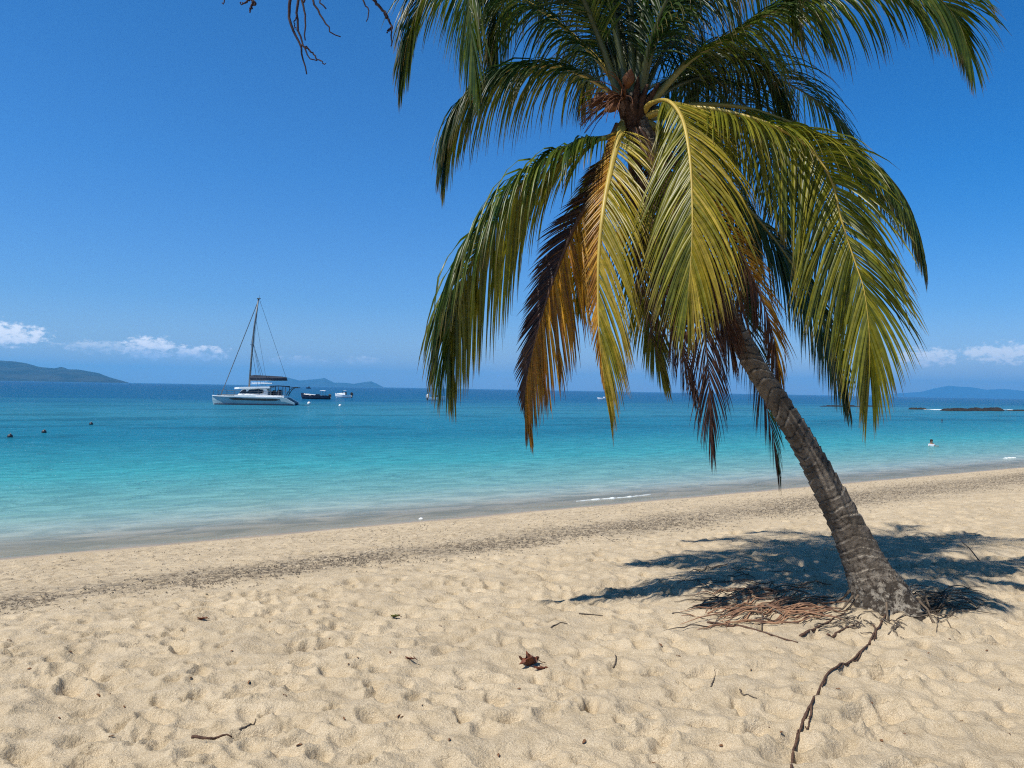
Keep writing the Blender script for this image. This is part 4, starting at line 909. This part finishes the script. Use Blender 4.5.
# litter band: dry seagrass flakes, uncountable
n = 34000; vs = []; fs = []
aa = rng.uniform(-17, 36, n)
wdt = np.interp(aa, [-9, -4, 7], [.55, .7, 1.4]); cenn = np.interp(aa, [-9, -2, 14], [5.15, 4.95, 4.2])
uu = cenn + rng.normal(0, 1, n)*wdt*.62 + .45*vnoise(aa*.35, aa*0+2.0, 77)
sc = rng.random(n) < .22; uu[sc] = rng.uniform(.8, 6.4, sc.sum())
X = aa*TXs + uu*NX; Y = SHY + aa*TYs + uu*NY*1.0
dens = vnoise(X*1.1, Y*1.6, 61); keep = (dens > -.25) | (rng.random(n) < .35)
X, Y = X[keep], Y[keep]; Z = height(X, Y); n = len(X)
for i in range(n):
    a = rng.normal(.55, .9); l = rng.uniform(.006, .028); w = rng.uniform(.002, .006); h = rng.uniform(.002, .010); c_, s_ = math.cos(a), math.sin(a); b = len(vs)
    x, y, z = X[i], Y[i], Z[i]+.004
    for (p, q2, zz) in ((-l,-w,0),(-l,w,.002),(0,-w,h),(0,w,h+.003),(l,-w*.4,.001),(l,w*.4,.002)): vs.append((x+p*c_-q2*s_, y+p*s_+q2*c_, z+zz))
    fs += [(b, b+2, b+3, b+1), (b+2, b+4, b+5, b+3)]
SG = simple('dry_seagrass', (.07, .057, .045), (.16, .125, .09), .85, .2, 3)
tag(mesh('seagrass_litter', vs, fs, SG, smooth=False), 'dark band of dry seagrass flakes along the high water line', None, None, 'stuff')

# ------------------------------------------------------------------ light, sky, haze
sun_dir = V(-2.0, -1.35, 3.9).normalized()      # towards the sun
el = math.asin(sun_dir.z); az = math.atan2(sun_dir.x, sun_dir.y)
sd = bpy.data.lights.new('sun', 'SUN'); sd.energy = 5.0; sd.angle = math.radians(.53); sd.color = (1, .955, .87)
so = bpy.data.objects.new('sun', sd); COL.objects.link(so); so.rotation_euler = (-sun_dir).to_track_quat('-Z', 'Y').to_euler(); so.location = sun_dir*50
w = bpy.data.worlds.new('World'); S.world = w; w.use_nodes = True; w.node_tree.nodes.clear(); t = NT(w.node_tree)
out = t.node('ShaderNodeOutputWorld'); bg = t.node('ShaderNodeBackground')
sky = t.node('ShaderNodeTexSky', sky_type='NISHITA'); sky.sun_disc = False; sky.sun_elevation = el; sky.sun_rotation = az % (2*PI); sky.altitude = 0; sky.air_density = 1.0; sky.dust_density = .35; sky.ozone_density = 2.5
hs = t.node('ShaderNodeHueSaturation'); hs.inputs['Saturation'].default_value = 1.1; hs.inputs['Value'].default_value = 1.0
t.l.new(sky.outputs[0], hs.inputs['Color'])
dirv = t.node('ShaderNodeTexCoord').outputs['Generated']
sx = t.node('ShaderNodeSeparateXYZ'); t.l.new(dirv, sx.inputs[0])
azn = t.math('MULTIPLY', t.math('ARCTAN2', sx.outputs[0], sx.outputs[1]), 57.2958); eln = t.math('MULTIPLY', t.math('ARCSINE', sx.outputs[2]), 57.2958)
cv = t.xyz(azn, t.math('MULTIPLY', eln, 1.7), 0)
tint = t.ramp(t.math('DIVIDE', eln, 60.0), [(0, (1.10, 1.12, 1.52)), (.05, (.86, 1.05, 1.50)), (.1, (.61, .97, 1.48)), (.25, (.42, 1.0, 1.58)), (.5, (.29, .98, 1.52)), (.7, (.20, .36, .42)), (1, (.17, .28, .30))])
skb = t.mix(1.0, hs.outputs[0], tint, 'MULTIPLY')
skb = t.mix(t.math('MULTIPLY', t.smooth(sx.outputs[0], -.25, .65), t.smooth(eln, 2, 16)), skb, t.mix(1.0, skb, (.42, .86, .96), 'MULTIPLY'))
nz = t.noise(cv, 1.5, 6, .62); nz2 = t.noise(cv, .33, 4, .5)
acc = None
for (ca2, ce, cw, ch, am) in ((-33.4,2.85,2.7,.95,1.0),(-25.3,2.35,2.2,.95,1.0),(-22.6,2.1,3.0,.6,1.0),(-28.3,2.3,3.0,.5,.55),(-15.5,1.75,2.6,.45,.5),(-38,3.0,3.5,.8,.9),(28.3,2.6,2.4,.75,.6),(32.5,2.8,3.0,.8,.6),(38,2.8,4,.8,.6),(-11,1.9,1.8,.4,.5),(1,1.2,4,.4,.35),(-50,2.5,6,.9,.8),(55,2.6,7,1.0,.8)):
    dx = t.math('DIVIDE', t.math('SUBTRACT', azn, ca2), cw); dy = t.math('DIVIDE', t.math('SUBTRACT', eln, ce), ch)
    q = t.math('SUBTRACT', 1.0, t.math('ADD', t.math('MULTIPLY', dx, dx), t.math('MULTIPLY', dy, dy)))
    q = t.math('ADD', q, t.math('MULTIPLY', t.math('SUBTRACT', nz, .5), 3.6))
    q = t.math('MULTIPLY', t.smooth(q, .1, .95), am)
    acc = q if acc is None else t.math('MAXIMUM', acc, q)
low = t.math('MULTIPLY', t.math('MULTIPLY', t.smooth(eln, 2.9, 1.6), t.smooth(nz2, .35, .65)), .30)
skyc = t.mix(low, skb, (4.6, 6.4, 9.0))
cshade = t.smooth(t.math('ADD', eln, t.math('MULTIPLY', t.math('SUBTRACT', nz, .5), 2.2)), 1.7, 2.9)
cc = t.mix(cshade, (6.6, 8.2, 10.8), (14.5, 14.3, 14.6))
fin = t.mix(t.math('MULTIPLY', acc, .9), skyc, cc)
t.l.new(fin, bg.inputs[0]); bg.inputs[1].default_value = .076; t.l.new(bg.outputs[0], out.inputs[0])
# haze
hm, t, out = newmat('sea_haze'); pv = t.node('ShaderNodeVolumePrincipled'); pv.inputs['Color'].default_value = (.17, .60, 1, 1); pv.inputs['Density'].default_value = 8.5e-5; pv.inputs['Anisotropy'].default_value = .2
t.l.new(pv.outputs[0], out.inputs['Volume'])
hb_ = MB().box((-22500,-22500,-7), (22500,22500,480)); tag(mesh('haze', hb_.v, hb_.f, hm, smooth=False), 'thin pale sea haze', None, None, 'stuff')

# ------------------------------------------------------------------ render settings
S.render.engine = 'CYCLES'; cy = S.cycles
cy.use_denoising = False; cy.filter_width = 1.15; cy.max_bounces = 8; cy.diffuse_bounces = 3; cy.glossy_bounces = 3; cy.transmission_bounces = 4; cy.transparent_max_bounces = 8; cy.volume_bounces = 1
cy.use_adaptive_sampling = True; cy.adaptive_threshold = .015; cy.sample_clamp_indirect = 6; cy.sample_clamp_direct = 7
vs_ = S.view_settings; vs_.view_transform = 'Standard'; vs_.look = 'None'; vs_.exposure = .2; vs_.gamma = 1; vs_.use_curve_mapping = False
